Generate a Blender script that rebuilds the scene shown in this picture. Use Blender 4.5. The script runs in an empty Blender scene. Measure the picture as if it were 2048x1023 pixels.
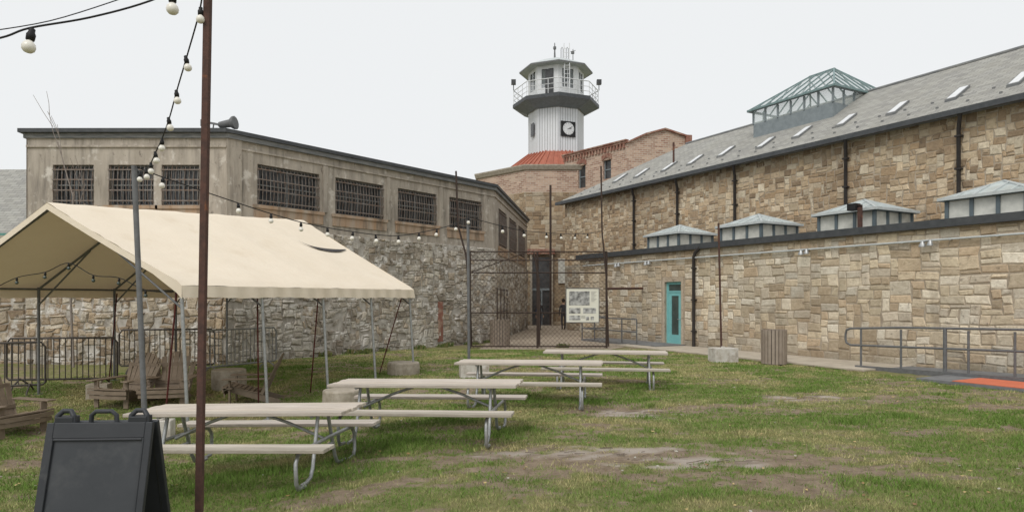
import bpy, math, random
import numpy as np
from mathutils import Vector, Matrix
random.seed(7); rng=np.random.default_rng(7)
F=1330.0; CX=1024.0; HY=595.0; EYE=1.9
scene=bpy.context.scene
def W(px,py,d): return Vector(((px-CX)*d/F, d, EYE-(py-HY)*d/F))
def zat(py,d): return EYE-(py-HY)*d/F
def sm(t): t=min(1,max(0,t)); return t*t*(3-2*t)
def gz(x,y): return -0.38*sm((-x-0.8)/4.0)*sm((17-y)/8.0)
# ---------------------------------------------------------------- materials
def mk(name,c1,c2=None,scale=5,rough=.85,metal=0,bump=.15,bscale=None,attr=False,stretch=(1,1,1),
       c3=None,s3=.6,t3=(.5,.65),st3=(1,1,1),detail=6,spec=.3,bdist=.02,c4=None,s4=2,t4=(.5,.7),st4=(1,1,1),c5=None,s5=2,t5=(.5,.7),st5=(1,1,1)):
    m=bpy.data.materials.new(name); m.use_nodes=True; nt=m.node_tree; n=nt.nodes; l=nt.links
    b=n['Principled BSDF']; b.inputs['Roughness'].default_value=rough; b.inputs['Metallic'].default_value=metal
    b.inputs['Specular IOR Level'].default_value=spec
    tc=n.new('ShaderNodeTexCoord')
    def noise(sc,st,det=detail):
        mp=n.new('ShaderNodeMapping'); mp.inputs['Scale'].default_value=st; l.new(tc.outputs['Object'],mp.inputs[0])
        t=n.new('ShaderNodeTexNoise'); t.inputs['Scale'].default_value=sc; t.inputs['Detail'].default_value=det; t.inputs['Roughness'].default_value=.65
        l.new(mp.outputs[0],t.inputs['Vector']); return t
    def mix(f,a,bb,mode='MIX'):
        x=n.new('ShaderNodeMix'); x.data_type='RGBA'; x.blend_type=mode
        if isinstance(f,(int,float)): x.inputs[0].default_value=f
        else: l.new(f,x.inputs[0])
        for i,v in ((6,a),(7,bb)):
            if isinstance(v,tuple): x.inputs[i].default_value=(*v,1) if len(v)==3 else v
            else: l.new(v,x.inputs[i])
        return x.outputs[2]
    def ramp(o,a,bb):
        r=n.new('ShaderNodeMapRange'); r.inputs[1].default_value=a; r.inputs[2].default_value=bb; l.new(o,r.inputs[0]); return r.outputs[0]
    c2=c2 or tuple(x*.75 for x in c1)
    col=mix(ramp(noise(scale,stretch).outputs['Fac'],.32,.68),c1,c2)
    if attr:
        a=n.new('ShaderNodeAttribute'); a.attribute_name='Col'
        col=mix(1.0,col,a.outputs['Color'],'MULTIPLY')
    if c3: col=mix(ramp(noise(s3,st3).outputs['Fac'],*t3),col,c3)
    if c4: col=mix(ramp(noise(s4,st4).outputs['Fac'],*t4),col,c4)
    if c5: col=mix(ramp(noise(s5,st5).outputs['Fac'],*t5),col,c5)
    l.new(col,b.inputs['Base Color'])
    if bump:
        bp=n.new('ShaderNodeBump'); bp.inputs['Strength'].default_value=bump; bp.inputs['Distance'].default_value=bdist
        l.new(noise(bscale or scale*4,(1,1,1)).outputs['Fac'],bp.inputs['Height']); l.new(bp.outputs[0],b.inputs['Normal'])
    return m
def brickmat(name,c1,c2,mortar,bw,rh,ms=.01,scale=1,offset=.5,rough=.9,dirt=(.2,.17,.14),mort_s=.1,dr=(.4,.8),dmax=.75,bstr=.5):
    m=bpy.data.materials.new(name); m.use_nodes=True; nt=m.node_tree; n=nt.nodes; l=nt.links; b=n['Principled BSDF']
    b.inputs['Roughness'].default_value=rough; b.inputs['Specular IOR Level'].default_value=.2
    uv=n.new('ShaderNodeUVMap'); uv.uv_map='UVMap'
    t=n.new('ShaderNodeTexBrick'); l.new(uv.outputs[0],t.inputs['Vector'])
    for k,v in (('Color1',c1),('Color2',c2),('Mortar',mortar)): t.inputs[k].default_value=(*v,1)
    t.inputs['Scale'].default_value=scale; t.inputs['Mortar Size'].default_value=ms; t.inputs['Brick Width'].default_value=bw; t.inputs['Row Height'].default_value=rh; t.inputs['Mortar Smooth'].default_value=mort_s
    t.offset=offset
    no=n.new('ShaderNodeTexNoise'); no.inputs['Scale'].default_value=1.1; no.inputs['Detail'].default_value=8; no.inputs['Roughness'].default_value=.7; l.new(uv.outputs[0],no.inputs['Vector'])
    r=n.new('ShaderNodeMapRange'); r.inputs[1].default_value=dr[0]; r.inputs[2].default_value=dr[1]; r.inputs[4].default_value=dmax; l.new(no.outputs['Fac'],r.inputs[0])
    x=n.new('ShaderNodeMix'); x.data_type='RGBA'; l.new(r.outputs[0],x.inputs[0]); l.new(t.outputs['Color'],x.inputs[6]); x.inputs[7].default_value=(*dirt,1)
    l.new(x.outputs[2],b.inputs['Base Color'])
    bp=n.new('ShaderNodeBump'); bp.inputs['Strength'].default_value=bstr; bp.inputs['Distance'].default_value=.01; bp.invert=True
    l.new(t.outputs['Fac'],bp.inputs['Height']); l.new(bp.outputs[0],b.inputs['Normal'])
    return m
def glassmat(name,tint,alpha):
    m=bpy.data.materials.new(name); m.use_nodes=True; nt=m.node_tree; b=nt.nodes['Principled BSDF']; b.inputs['Base Color'].default_value=(*tint,1); b.inputs['Roughness'].default_value=.12
    out=[x for x in nt.nodes if x.type=='OUTPUT_MATERIAL'][0]; tr=nt.nodes.new('ShaderNodeBsdfTransparent'); ms=nt.nodes.new('ShaderNodeMixShader'); ms.inputs[0].default_value=alpha
    nt.links.new(tr.outputs[0],ms.inputs[1]); nt.links.new(b.outputs[0],ms.inputs[2]); nt.links.new(ms.outputs[0],out.inputs[0]); return m
STONE_R=mk('stone_warm',(1.0,.985,.96),(.76,.725,.675),scale=9,attr=True,bump=.8,bscale=14,c3=(.33,.25,.17),s3=.45,t3=(.53,.88),c4=(.19,.15,.11),s4=1.3,t4=(.57,.84),st4=(1,1,.3),bdist=.04,c5=(.14,.11,.085),s5=6,t5=(.58,.78))
STONE_L=mk('stone_grey',(1.0,.99,.97),(.62,.59,.56),scale=7,attr=True,bump=1,bscale=10,c3=(.16,.14,.11),s3=.5,t3=(.52,.82),c4=(.68,.65,.60),s4=1.7,t4=(.53,.62),bdist=.06,c5=(.13,.115,.095),s5=4.5,t5=(.56,.72))
MORT_R=mk('mortar_warm',(.50,.43,.34),(.34,.28,.21),scale=6,bump=.4,bscale=40,c3=(.20,.16,.12),s3=2,t3=(.5,.75))
MORT_L=mk('mortar_grey',(.58,.55,.50),(.32,.29,.25),scale=3,bump=.5,bscale=30,c3=(.18,.15,.12),s3=2,t3=(.5,.7))
STUCCO=mk('stucco',(.47,.42,.355),(.33,.29,.24),scale=1.2,bump=.4,bscale=12,stretch=(2.2,2.2,.6),c3=(.13,.115,.10),s3=2.6,t3=(.48,.80),st3=(1.6,1.6,.2),c4=(.60,.56,.50),s4=2.3,t4=(.57,.68),c5=(.12,.10,.085),s5=6,t5=(.61,.75),st5=(1,1,.6))
RUSTSTUC=mk('rust_streaked_ledge',(.42,.36,.29),(.38,.23,.13),scale=3,bump=.3,stretch=(1,1,.15),c3=(.12,.10,.08),s3=2.5,t3=(.5,.7),st3=(1,1,.2))
TRIM=mk('dark_metal_trim',(.05,.055,.06),(.08,.085,.09),rough=.5,bump=.05)
TRIMW=mk('weathered_fascia',(.12,.13,.14),(.26,.26,.25),scale=3,rough=.7,stretch=(1,1,6))
GLASS=mk('dirty_window_glass',(.02,.022,.025),(.08,.08,.08),scale=3,rough=.25,bump=.02,spec=.5)
BAR=mk('barred_window_steel',(.26,.25,.24),(.2,.13,.09),scale=8,rough=.7,metal=.2)
RUST=mk('rusted_steel',(.12,.062,.048),(.065,.04,.034),scale=14,rough=.85,bump=.3,c3=(.33,.12,.045),s3=3,t3=(.62,.72))
RUSTD=mk('dark_rusted_steel',(.075,.05,.04),(.04,.03,.026),scale=14,rough=.85,bump=.2)
PIPE=mk('dark_pipe',(.05,.045,.042),(.03,.026,.025),scale=6,rough=.6)
GALV=mk('galvanised_pipe',(.46,.47,.47),(.30,.31,.31),scale=20,rough=.42,metal=.5,bump=.05)
GREYP=mk('grey_painted_steel',(.17,.175,.18),(.12,.12,.12),scale=10,rough=.55,bump=.05)
BARRI=mk('dull_barrier_steel',(.10,.09,.08),(.06,.05,.045),scale=10,rough=.65,bump=.05)
BARRP=mk('grey_barrier_steel',(.32,.33,.33),(.22,.22,.22),scale=10,rough=.55,bump=.05)
WOODT=mk('weathered_table_boards',(.66,.61,.54),(.44,.39,.33),scale=3,rough=.85,bump=.35,bscale=20,stretch=(.6,12,9),c3=(.30,.26,.22),s3=3,t3=(.54,.78),st3=(.5,10,1),attr=True)
CONC=mk('rough_concrete',(.46,.41,.34),(.30,.26,.2),scale=7,bump=.6,bscale=20,c3=(.16,.14,.11),s3=3,t3=(.58,.8))
WCONC=mk('whitewashed_concrete',(.66,.64,.6),(.46,.42,.36),scale=6,bump=.3,c3=(.27,.22,.17),s3=3,t3=(.52,.75))
PAVE=mk('path_concrete',(.54,.48,.39),(.40,.35,.28),scale=2,bump=.2,bscale=30)
GRAVEL=mk('gravel',(.50,.42,.33),(.30,.245,.18),scale=12,bump=.6,bscale=40,c3=(.26,.21,.16),s3=.8,t3=(.5,.75))
BLACKP=mk('black_plastic',(.03,.033,.038),(.042,.045,.05),scale=3,rough=.45,bump=.06,bscale=200,c3=(.09,.09,.09),s3=4,t3=(.62,.8))
BLACKS=mk('black_board_sheet',(.036,.04,.045),(.052,.056,.062),scale=1.5,rough=.36,bump=.01,c3=(.085,.088,.09),s3=2.5,t3=(.52,.8))
CHAIRM=mk('brown_resin_slats',(.25,.195,.145),(.18,.14,.10),scale=6,rough=.7)
TEAL=mk('teal_paint',(.24,.56,.56),(.19,.47,.48),rough=.5,bump=.03)
WHITE=mk('white_paint',(.76,.77,.78),(.64,.66,.67),scale=3,rough=.6,bump=.03,c3=(.48,.48,.46),s3=1.2,t3=(.55,.9),st3=(1,1,.3))
WIN_P=mk('pale_glazing',(.70,.70,.64),(.46,.47,.43),scale=2.5,rough=.2,bump=.0,spec=.6)
DOORG=mk('door_glazing',(.10,.13,.12),(.05,.07,.065),scale=2,rough=.1,bump=0,spec=.6)
LANT=mk('lantern_roof_glass',(.60,.66,.65),(.42,.47,.46),scale=1.5,rough=.25,bump=.0,spec=.5)
CLEAR=glassmat('clear_roof_glass',(.62,.70,.69),.34)
CABG=glassmat('cabin_glass',(.30,.33,.34),.5)
LFRAME=mk('blue_grey_frame',(.25,.285,.30),(.19,.22,.235),rough=.5,bump=.03)
SFRAME=mk('slate_lantern_frame',(.13,.165,.185),(.10,.13,.145),rough=.5,bump=.03)
GFRAME=mk('green_grey_frame',(.20,.28,.28),(.15,.22,.22),rough=.5,bump=.03)
DKG=mk('gallery_slate_paint',(.20,.235,.255),(.14,.17,.185),rough=.6,bump=.05)
LWHITE=mk('pale_grey_frame',(.56,.6,.6),(.45,.48,.48),rough=.5,bump=.03)
REDROOF=mk('red_metal_roof',(.44,.155,.10),(.34,.115,.075),scale=2,rough=.6,c3=(.26,.11,.08),s3=1.5,t3=(.55,.85))
GREEN=mk('green_copper',(.14,.33,.28),(.1,.24,.2),rough=.6)
BULB=mk('frosted_bulb',(.86,.83,.75),(.8,.77,.7),rough=.25,bump=0,spec=.5)
BLK=mk('black_rubber',(.012,.012,.014),(.02,.02,.02),rough=.6,bump=0)
BROWNBIN=mk('taupe_bin_slats',(.36,.30,.245),(.27,.22,.175),scale=5,rough=.7)
ORANGE=mk('orange_red_mat',(.66,.19,.10),(.55,.15,.08),scale=6,rough=.9)
DECK=mk('grey_ramp_deck',(.22,.225,.23),(.15,.15,.15),scale=4,rough=.8)
BARK=mk('bare_bark',(.30,.26,.23),(.2,.17,.15),scale=12,bump=.3)
BRICK=brickmat('weathered_brick',(.56,.40,.30),(.30,.17,.125),(.52,.45,.37),.36,.13,.018,dirt=(.42,.35,.28),dr=(.45,.75),dmax=.65)
BRICKT=mk('brick_cornice',(.31,.14,.10),(.21,.10,.075),scale=8,c3=(.44,.33,.25),s3=3,t3=(.48,.68))
SHING=brickmat('slate_shingles',(.39,.385,.355),(.27,.265,.25),(.15,.15,.14),.32,.17,.008,dirt=(.34,.33,.285))
SIDING=brickmat('white_metal_siding',(.72,.74,.76),(.64,.66,.68),(.26,.27,.27),.21,60,.022,offset=0,dirt=(.58,.59,.59),mort_s=.6,dr=(.5,.8),bstr=1)
m=mk('cream_canvas',(.89,.79,.645),(.85,.745,.595),scale=1.0,rough=.85,bump=.3,bscale=2.2,c3=(.77,.655,.50),s3=1.5,t3=(.58,.8),bdist=.06)
nt=m.node_tree; b=nt.nodes['Principled BSDF']; out=[x for x in nt.nodes if x.type=='OUTPUT_MATERIAL'][0]
tr=nt.nodes.new('ShaderNodeBsdfTranslucent'); tr.inputs[0].default_value=(.55,.40,.26,1); ms=nt.nodes.new('ShaderNodeMixShader'); ms.inputs[0].default_value=.12
nt.links.new(b.outputs[0],ms.inputs[1]); nt.links.new(tr.outputs[0],ms.inputs[2]); nt.links.new(ms.outputs[0],out.inputs[0]); CANVAS=m
def attrmat(name,rough=.9):
    m=bpy.data.materials.new(name); m.use_nodes=True; n=m.node_tree.nodes; l=m.node_tree.links
    a=n.new('ShaderNodeAttribute'); a.attribute_name='Col'; b=n['Principled BSDF']; b.inputs['Roughness'].default_value=rough; b.inputs['Specular IOR Level'].default_value=.15
    l.new(a.outputs['Color'],b.inputs['Base Color']); return m
GRASSB=attrmat('grass_blades',.7)
# ---------------------------------------------------------------- mesh builder
class M:
    def __init__(s): s.v=[];s.f=[];s.m=[];s.c=[];s.sm=[]
    def add(s,vs,fs,mat=0,col=None,smooth=False):
        o=len(s.v); s.v+= [tuple(v) for v in vs]
        for f in fs: s.f.append(tuple(i+o for i in f)); s.m.append(mat); s.c.append(col); s.sm.append(smooth)
        return s
    def box(s,x0,x1,y0,y1,z0,z1,mat=0,col=None):
        vs=[(x,y,z) for z in (z0,z1) for y in (y0,y1) for x in (x0,x1)]
        return s.add(vs,[(0,2,3,1),(4,5,7,6),(0,1,5,4),(2,6,7,3),(0,4,6,2),(1,3,7,5)],mat,col)
    def quad(s,a,b,c,d,mat=0,col=None): return s.add([a,b,c,d],[(0,1,2,3)],mat,col)
    def beam(s,p,q,w,h,mat=0,up=(0,0,1)):
        p=Vector(p);q=Vector(q);d=(q-p).normalized();up=Vector(up)
        if abs(d.dot(up))>.98: up=Vector((0,1,0))
        a=d.cross(up).normalized()*w/2; b=a.cross(d).normalized()*h/2
        vs=[p-a-b,p+a-b,p+a+b,p-a+b,q-a-b,q+a-b,q+a+b,q-a+b]
        return s.add(vs,[(0,1,2,3),(7,6,5,4),(0,4,5,1),(1,5,6,2),(2,6,7,3),(3,7,4,0)],mat)
    def tube(s,pts,r,n=8,mat=0,smooth=True):
        pts=[Vector(p) for p in pts]; rs=r if isinstance(r,(list,tuple)) else [r]*len(pts); vs=[];fs=[]; a=None
        for i,p in enumerate(pts):
            d=(pts[min(i+1,len(pts)-1)]-pts[max(i-1,0)]).normalized()
            if a is None: a=d.orthogonal().normalized()
            else:
                a=(a-d*a.dot(d)); a=a.normalized() if a.length>1e-6 else d.orthogonal().normalized()
            b=d.cross(a)
            for k in range(n):
                t=2*math.pi*k/n; vs.append(p+(a*math.cos(t)+b*math.sin(t))*rs[i])
        for i in range(len(pts)-1):
            for k in range(n): fs.append((i*n+k,i*n+(k+1)%n,(i+1)*n+(k+1)%n,(i+1)*n+k))
        s.add(vs,fs,mat,None,smooth)
        o=len(pts)-1
        s.add([vs[k] for k in range(n)][::-1],[tuple(range(n))],mat); s.add([vs[o*n+k] for k in range(n)],[tuple(range(n))],mat)
        return s
    def lathe(s,prof,n=16,c=(0,0,0),a0=0,mat=0,smooth=False,caps=True):
        vs=[];fs=[]
        for r,z in prof:
            for k in range(n):
                t=a0+2*math.pi*k/n; vs.append((c[0]+r*math.cos(t),c[1]+r*math.sin(t),c[2]+z))
        for i in range(len(prof)-1):
            for k in range(n): fs.append((i*n+k,i*n+(k+1)%n,(i+1)*n+(k+1)%n,(i+1)*n+k))
        s.add(vs,fs,mat,None,smooth)
        if caps:
            s.add(vs[:n][::-1],[tuple(range(n))],mat); s.add(vs[-n:],[tuple(range(n))],mat)
        return s
    def prism(s,pts,z0,z1,mat=0):
        n=len(pts); vs=[(x,y,z0) for x,y in pts]+[(x,y,z1) for x,y in pts]
        fs=[tuple(range(n))[::-1],tuple(range(n,2*n))]+[(i,(i+1)%n,n+(i+1)%n,n+i) for i in range(n)]
        return s.add(vs,fs,mat)
def mesh(mm,name,mats,uv=True):
    me=bpy.data.meshes.new(name); me.from_pydata(mm.v,[],mm.f)
    for m in mats: me.materials.append(m)
    me.polygons.foreach_set('material_index',mm.m); me.polygons.foreach_set('use_smooth',mm.sm)
    if any(c is not None for c in mm.c) or any('stone' in m.name for m in mats):
        ca=me.color_attributes.new('Col','FLOAT_COLOR','CORNER'); arr=[]
        for f,c in zip(mm.f,mm.c): arr+= list((*(c or (.5,.45,.38)),1))*len(f)
        ca.data.foreach_set('color',arr)
    if uv:
        ul=me.uv_layers.new(name='UVMap'); dat=[]
        for p in me.polygons:
            n=p.normal; t=Vector((-n.y,n.x,0))
            t=t.normalized() if t.length>.05 else Vector((1,0,0)); b=n.cross(t)
            for vi in p.vertices:
                co=me.vertices[vi].co; dat+=[co.dot(t),co.dot(b)]
        ul.data.foreach_set('uv',dat)
    me.update(); return me
def link(o,parent=None):
    scene.collection.objects.link(o)
    if parent: o.parent=parent
    return o
def part(mm,name,parent,mats,loc=(0,0,0),rot=0,uv=True,label=None,bev=0):
    o=bpy.data.objects.new(name,mesh(mm,name,mats if isinstance(mats,list) else [mats],uv)); o.location=loc; o.rotation_euler=(0,0,rot)
    link(o,parent)
    if label: o['label']=label
    if bev:
        bm=o.modifiers.new('b','BEVEL'); bm.width=bev; bm.segments=2; bm.limit_method='ANGLE'
    return o
def tag(o,label,cat,group=None,kind=None):
    if kind: o['kind']=kind
    if label: o['label']=label
    if cat: o['category']=cat
    if group: o['group']=group
    return o
def root(name,label,cat,loc=(0,0,0),rot=0,group=None):
    o=bpy.data.objects.new(name,None); o.empty_display_size=.2; o.location=loc; o.rotation_euler=(0,0,rot); link(o); return tag(o,label,cat,group)
def dup(r,loc,rot=0,label=None,rx=None):
    o=r.copy(); scene.collection.objects.link(o); o.location=loc; o.rotation_euler=(0,rx or 0,rot)
    if label: o['label']=label
    def rec(a,b):
        for c in [k for k in a.children]:
            k=c.copy(); scene.collection.objects.link(k); k.parent=b; k.matrix_parent_inverse=c.matrix_parent_inverse.copy(); rec(c,k)
    rec(r,o); return o
class Frame:
    def __init__(s,ox,oy,dx,dy):
        L=math.hypot(dx,dy); s.o=(ox,oy); s.x=(dx/L,dy/L); s.y=(-dy/L,dx/L); s.rot=math.atan2(dy,dx)
    def s_at(s,px,t=0):
        k=(px-CX)/F; ox=s.o[0]+t*s.y[0]; oy=s.o[1]+t*s.y[1]
        return (k*oy-ox)/(s.x[0]-k*s.x[1])
    def w(s,a,t=0): return (s.o[0]+a*s.x[0]+t*s.y[0], s.o[1]+a*s.x[1]+t*s.y[1])
    def d(s,a,t=0): return s.w(a,t)[1]
NT=rng.random((512,512))
def vn(x,y):
    xi=np.floor(x).astype(int); yi=np.floor(y).astype(int); fx=x-xi; fy=y-yi; fx=fx*fx*(3-2*fx); fy=fy*fy*(3-2*fy)
    g=lambda a,b:NT[a%512,b%512]
    return (g(xi,yi)*(1-fx)+g(xi+1,yi)*fx)*(1-fy)+(g(xi,yi+1)*(1-fx)+g(xi+1,yi+1)*fx)*fy
def fbm(x,y,o=4):
    s=0;a=.5;t=0
    for i in range(o): s=s+a*vn(x*2**i+17*i,y*2**i+31*i); t+=a; a*=.55
    return s/t
def fb1(x,y,o=3): return float(fbm(np.array([x+100.0]),np.array([y+100.0]),o)[0])
def stones(mm,x0,x1,z0,z1,holes=[],g=.15,hc=(1,2,2,2,3),wc=(2,3,3,4,5),pal=None,jit=.012,skip=0,y=0,seed=1,dep=.028,dark=None,warp=.016,blend=None):
    R=random.Random(seed); nx_=max(1,round((x1-x0)/g)); nz_=max(1,round((z1-z0)/g)); gx_=(x1-x0)/nx_; gz_=(z1-z0)/nz_
    used=np.zeros((nx_,nz_),bool)
    zl=[z0+j*gz_+(R.uniform(-.2,.2)*gz_ if 0<j<nz_ else 0) for j in range(nz_+1)]
    for i in range(nx_):
        for j in range(nz_):
            cx_,cz_=x0+(i+.5)*gx_,z0+(j+.5)*gz_
            if any(h[0]-.02<cx_<h[1]+.02 and h[2]-.02<cz_<h[3]+.02 for h in holes): used[i,j]=True
    def fade(x,z):
        f=min(1,(z-z0)/.3,(z1-z)/.3,(x-x0)/.3,(x1-x)/.3)
        for h in holes:
            dx=max(h[0]-x,0,x-h[1]); dz=max(h[2]-z,0,z-h[3]); f=min(f,math.hypot(dx,dz)/.3)
        return max(0,f)
    def wp(x,z):
        f=fade(x,z)*warp
        return (x+f*(math.sin(7.3*z+1.1*x+seed)+.9*math.sin(17.1*z-3.3*x)+.8*math.sin(31*z)), z+f*(math.sin(1.9*x+.7*z+seed*2)+.7*math.sin(4.3*x-2.9*z)))
    for j in range(nz_):
        i=0
        while i<nx_:
            if used[i,j]: i+=1; continue
            w=R.choice(wc); h=R.choice(hc)
            if h==1: w=min(w,4)
            ww=0
            while ww<w and i+ww<nx_ and not used[i+ww,j]: ww+=1
            if i+ww<nx_-1 and not used[i+ww,j] and used[i+ww+1,j]: ww+=1
            hh=1
            while hh<h and j+hh<nz_ and not used[i:i+ww,j+hh].any(): hh+=1
            used[i:i+ww,j:j+hh]=True
            if R.random()>=skip:
                a=x0+i*gx_; b_=a+ww*gx_; c=zl[j]; d=zl[j+hh]
                e=.006+R.random()*.008; ii=.025; dp=dep*(.3+R.random()*1.0); jj=lambda:(R.random()-.5)*2*jit
                o=[wp(a,c),wp(b_,c),wp(b_,d),wp(a,d)]; mx=sum(p[0] for p in o)/4; mz=sum(p[1] for p in o)/4
                o=[(p[0]+(e if p[0]<mx else -e)+jj(),p[1]+(e if p[1]<mz else -e)+jj()) for p in o]
                inn=[(p[0]+(ii if p[0]<mx else -ii),p[1]+(ii if p[1]<mz else -ii)) for p in o]
                f=.80+R.random()*.36; base=R.choice(pal); col=tuple(min(1,k*f) for k in base)
                if dark: q=dark(mx,mz); col=tuple(k*q for k in col)
                if blend:
                    q,bc=blend(mx,mz); q*=R.uniform(.4,1); col=tuple(k*(1-q)+z_*q for k,z_ in zip(col,bc))
                t=(R.random()-.5)*.014
                vs=[(p[0],y-.002,p[1]) for p in o]+[(p[0],y-dp+(t if q%2 else -t),p[1]) for q,p in enumerate(inn)]
                mm.add(vs,[(4,5,6,7),(0,1,5,4),(1,2,6,5),(2,3,7,6),(3,0,4,7)],0,col)
            i+=ww
def wallholes(mm,x0,x1,z0,z1,holes,y=0,rev=.3,mat=0):
    xs=sorted(set([x0,x1]+[h[0] for h in holes]+[h[1] for h in holes])); zs=sorted(set([z0,z1]+[h[2] for h in holes]+[h[3] for h in holes]))
    for i in range(len(xs)-1):
        for j in range(len(zs)-1):
            mx,mz=(xs[i]+xs[i+1])/2,(zs[j]+zs[j+1])/2
            if any(h[0]<mx<h[1] and h[2]<mz<h[3] for h in holes): continue
            mm.quad((xs[i],y,zs[j]),(xs[i+1],y,zs[j]),(xs[i+1],y,zs[j+1]),(xs[i],y,zs[j+1]),mat)
    for a,b,c,d in holes:
        mm.quad((a,y,c),(a,y,d),(a,y+rev,d),(a,y+rev,c),mat); mm.quad((b,y,c),(b,y+rev,c),(b,y+rev,d),(b,y,d),mat)
        mm.quad((a,y,c),(a,y+rev,c),(b,y+rev,c),(b,y,c),mat); mm.quad((a,y,d),(b,y,d),(b,y+rev,d),(a,y+rev,d),mat)
    return mm
PALR=[(.76,.68,.54),(.70,.61,.46),(.80,.73,.60),(.66,.56,.42),(.73,.63,.48),(.82,.77,.66),(.68,.61,.50),(.58,.48,.35),(.75,.69,.58),(.62,.50,.36)]
PALB=[(.60,.48,.34),(.52,.40,.27),(.66,.56,.42),(.44,.33,.22),(.57,.45,.31),(.72,.64,.50),(.37,.28,.19),(.64,.53,.38),(.50,.37,.24)]
PALL=[(.60,.55,.47),(.50,.45,.38),(.66,.62,.54),(.44,.39,.32),(.64,.61,.55),(.55,.47,.37),(.38,.33,.27)]
PALA=[(.56,.45,.32),(.47,.37,.26),(.62,.53,.41),(.40,.31,.22),(.66,.6,.5)]
# ================================================================ world / light / camera
w=bpy.data.worlds.new('World'); scene.world=w; w.use_nodes=True; n=w.node_tree.nodes; l=w.node_tree.links
bg=n['Background']; sky=n.new('ShaderNodeTexSky'); sky.sky_type='NISHITA'; sky.sun_disc=False; sky.sun_elevation=math.radians(48); sky.sun_rotation=math.radians(205)
sky.dust_density=6; sky.air_density=1
sc=n.new('ShaderNodeMix'); sc.data_type='RGBA'; sc.inputs[0].default_value=.92; l.new(sky.outputs[0],sc.inputs[6]); sc.inputs[7].default_value=(9.2,9.35,9.4,1)
l.new(sc.outputs[2],bg.inputs[0]); bg.inputs[1].default_value=.1
sd=bpy.data.lights.new('sun','SUN'); sd.energy=1.4; sd.angle=math.radians(30); sd.color=(1,.97,.93)
so=bpy.data.objects.new('sun',sd); link(so); so.rotation_euler=(math.radians(42),0,math.radians(-25))
cd=bpy.data.cameras.new('camera'); cam=bpy.data.objects.new('camera',cd); link(cam); cam.location=(0,0,EYE); cam.rotation_euler=(math.radians(90),0,0)
cd.sensor_width=36; cd.lens=F/2048*36; cd.shift_y=(HY-511.5)/2048; cd.clip_end=2000; scene.camera=cam
scene.view_settings.view_transform='Standard'; scene.view_settings.look='None'; scene.view_settings.exposure=0
PATCH=[(1.0,7.95,2.0,.38,1.0),(2.6,7.0,2.6,.35,.7),(2.1,11.2,1.3,.7,.9),(5.7,12.6,1.4,.5,.9),(8.2,12.4,2.6,.7,.8),(0.0,6.5,1.5,.35,.65),(-2.9,6.3,1.0,.5,.7),(5.0,9.2,2.5,.4,.3),(-1.2,18.5,2.2,.6,.5),(-6,15,2.5,2.0,.4),(-1.2,13.6,1.2,.4,.55),(4.6,7.7,2,.3,.5)]
MUD=[(1.0,8.15,1.2,.26,1),(2.1,11.0,.7,.5,.9),(5.6,12.6,.9,.35,1),(2.2,7.7,.9,.22,.8)]
def dirt(x,y):
    v=(fbm(x*.6,y*.95)-.5)*2.2+(fbm(x*2.2+9,y*3.4)-.5)*2.3+(fbm(x*7+9,y*11)-.5)*1.7-.06
    for a,b,c,d,s in PATCH: v=v+s*1.0*np.exp(-((x-a)/c)**2-((y-b)/d)**2)
    return np.clip(v,0,1)
def mud(x,y):
    v=0
    for a,b,c,d,s in MUD: v=v+s*np.exp(-(((x-a)/c)**2+((y-b)/d)**2)**1.5)
    return np.clip(v*1.4+(fbm(x*2.5,y*6,5)-.5)*4.5*(v>.05)-.45,0,1)
def gzv(x,y):
    s=lambda t:(lambda q:q*q*(3-2*q))(np.clip(t,0,1))
    return -0.38*s((-x-.8)/4)*s((17-y)/8)
xs=np.concatenate([[-500,-200,-80,-40,-24],np.arange(-16,16.01,.09),[20,28,45,90,220,500]]); ys=np.concatenate([[-60,-15,-2,2],np.arange(4.6,14,.06),np.arange(14,30,.1),[32,36,42,60,120,300,900]])
X,Y=np.meshgrid(xs,ys); Dm=dirt(X,Y); Mm=mud(X,Y); near=((Y<22)&(Y>4)&(np.abs(X)<15)); Z=gzv(X,Y)+((fbm(X*1.3,Y*1.3)-.5)*.06+(fbm(X*6,Y*6)-.5)*.035*(1-Mm))*near
nx,ny=len(xs),len(ys); vv=np.stack([X.ravel(),Y.ravel(),Z.ravel()],1)
i=np.arange(nx*ny).reshape(ny,nx); ff=np.stack([i[:-1,:-1].ravel(),i[:-1,1:].ravel(),i[1:,1:].ravel(),i[1:,:-1].ravel()],1)
me=bpy.data.meshes.new('ground'); me.from_pydata(vv.tolist(),[],ff.tolist()); me.polygons.foreach_set('use_smooth',[True]*len(ff))
ca=me.color_attributes.new('Mask','FLOAT_COLOR','POINT'); ca.data.foreach_set('color',np.stack([Dm.ravel(),Mm.ravel(),0*Dm.ravel(),1+0*Dm.ravel()],1).ravel())
gm=bpy.data.materials.new('grass_and_dirt'); gm.use_nodes=True; n=gm.node_tree.nodes; l=gm.node_tree.links; b=n['Principled BSDF']; b.inputs['Roughness'].default_value=.95; b.inputs['Specular IOR Level'].default_value=.15
at=n.new('ShaderNodeAttribute'); at.attribute_name='Mask'; sp=n.new('ShaderNodeSeparateColor'); l.new(at.outputs['Color'],sp.inputs[0]); tc=n.new('ShaderNodeTexCoord')
def gn(s,d=8):
    t=n.new('ShaderNodeTexNoise'); t.inputs['Scale'].default_value=s; t.inputs['Detail'].default_value=d; t.inputs['Roughness'].default_value=.7; l.new(tc.outputs['Object'],t.inputs['Vector']); return t.outputs['Fac']
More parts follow.
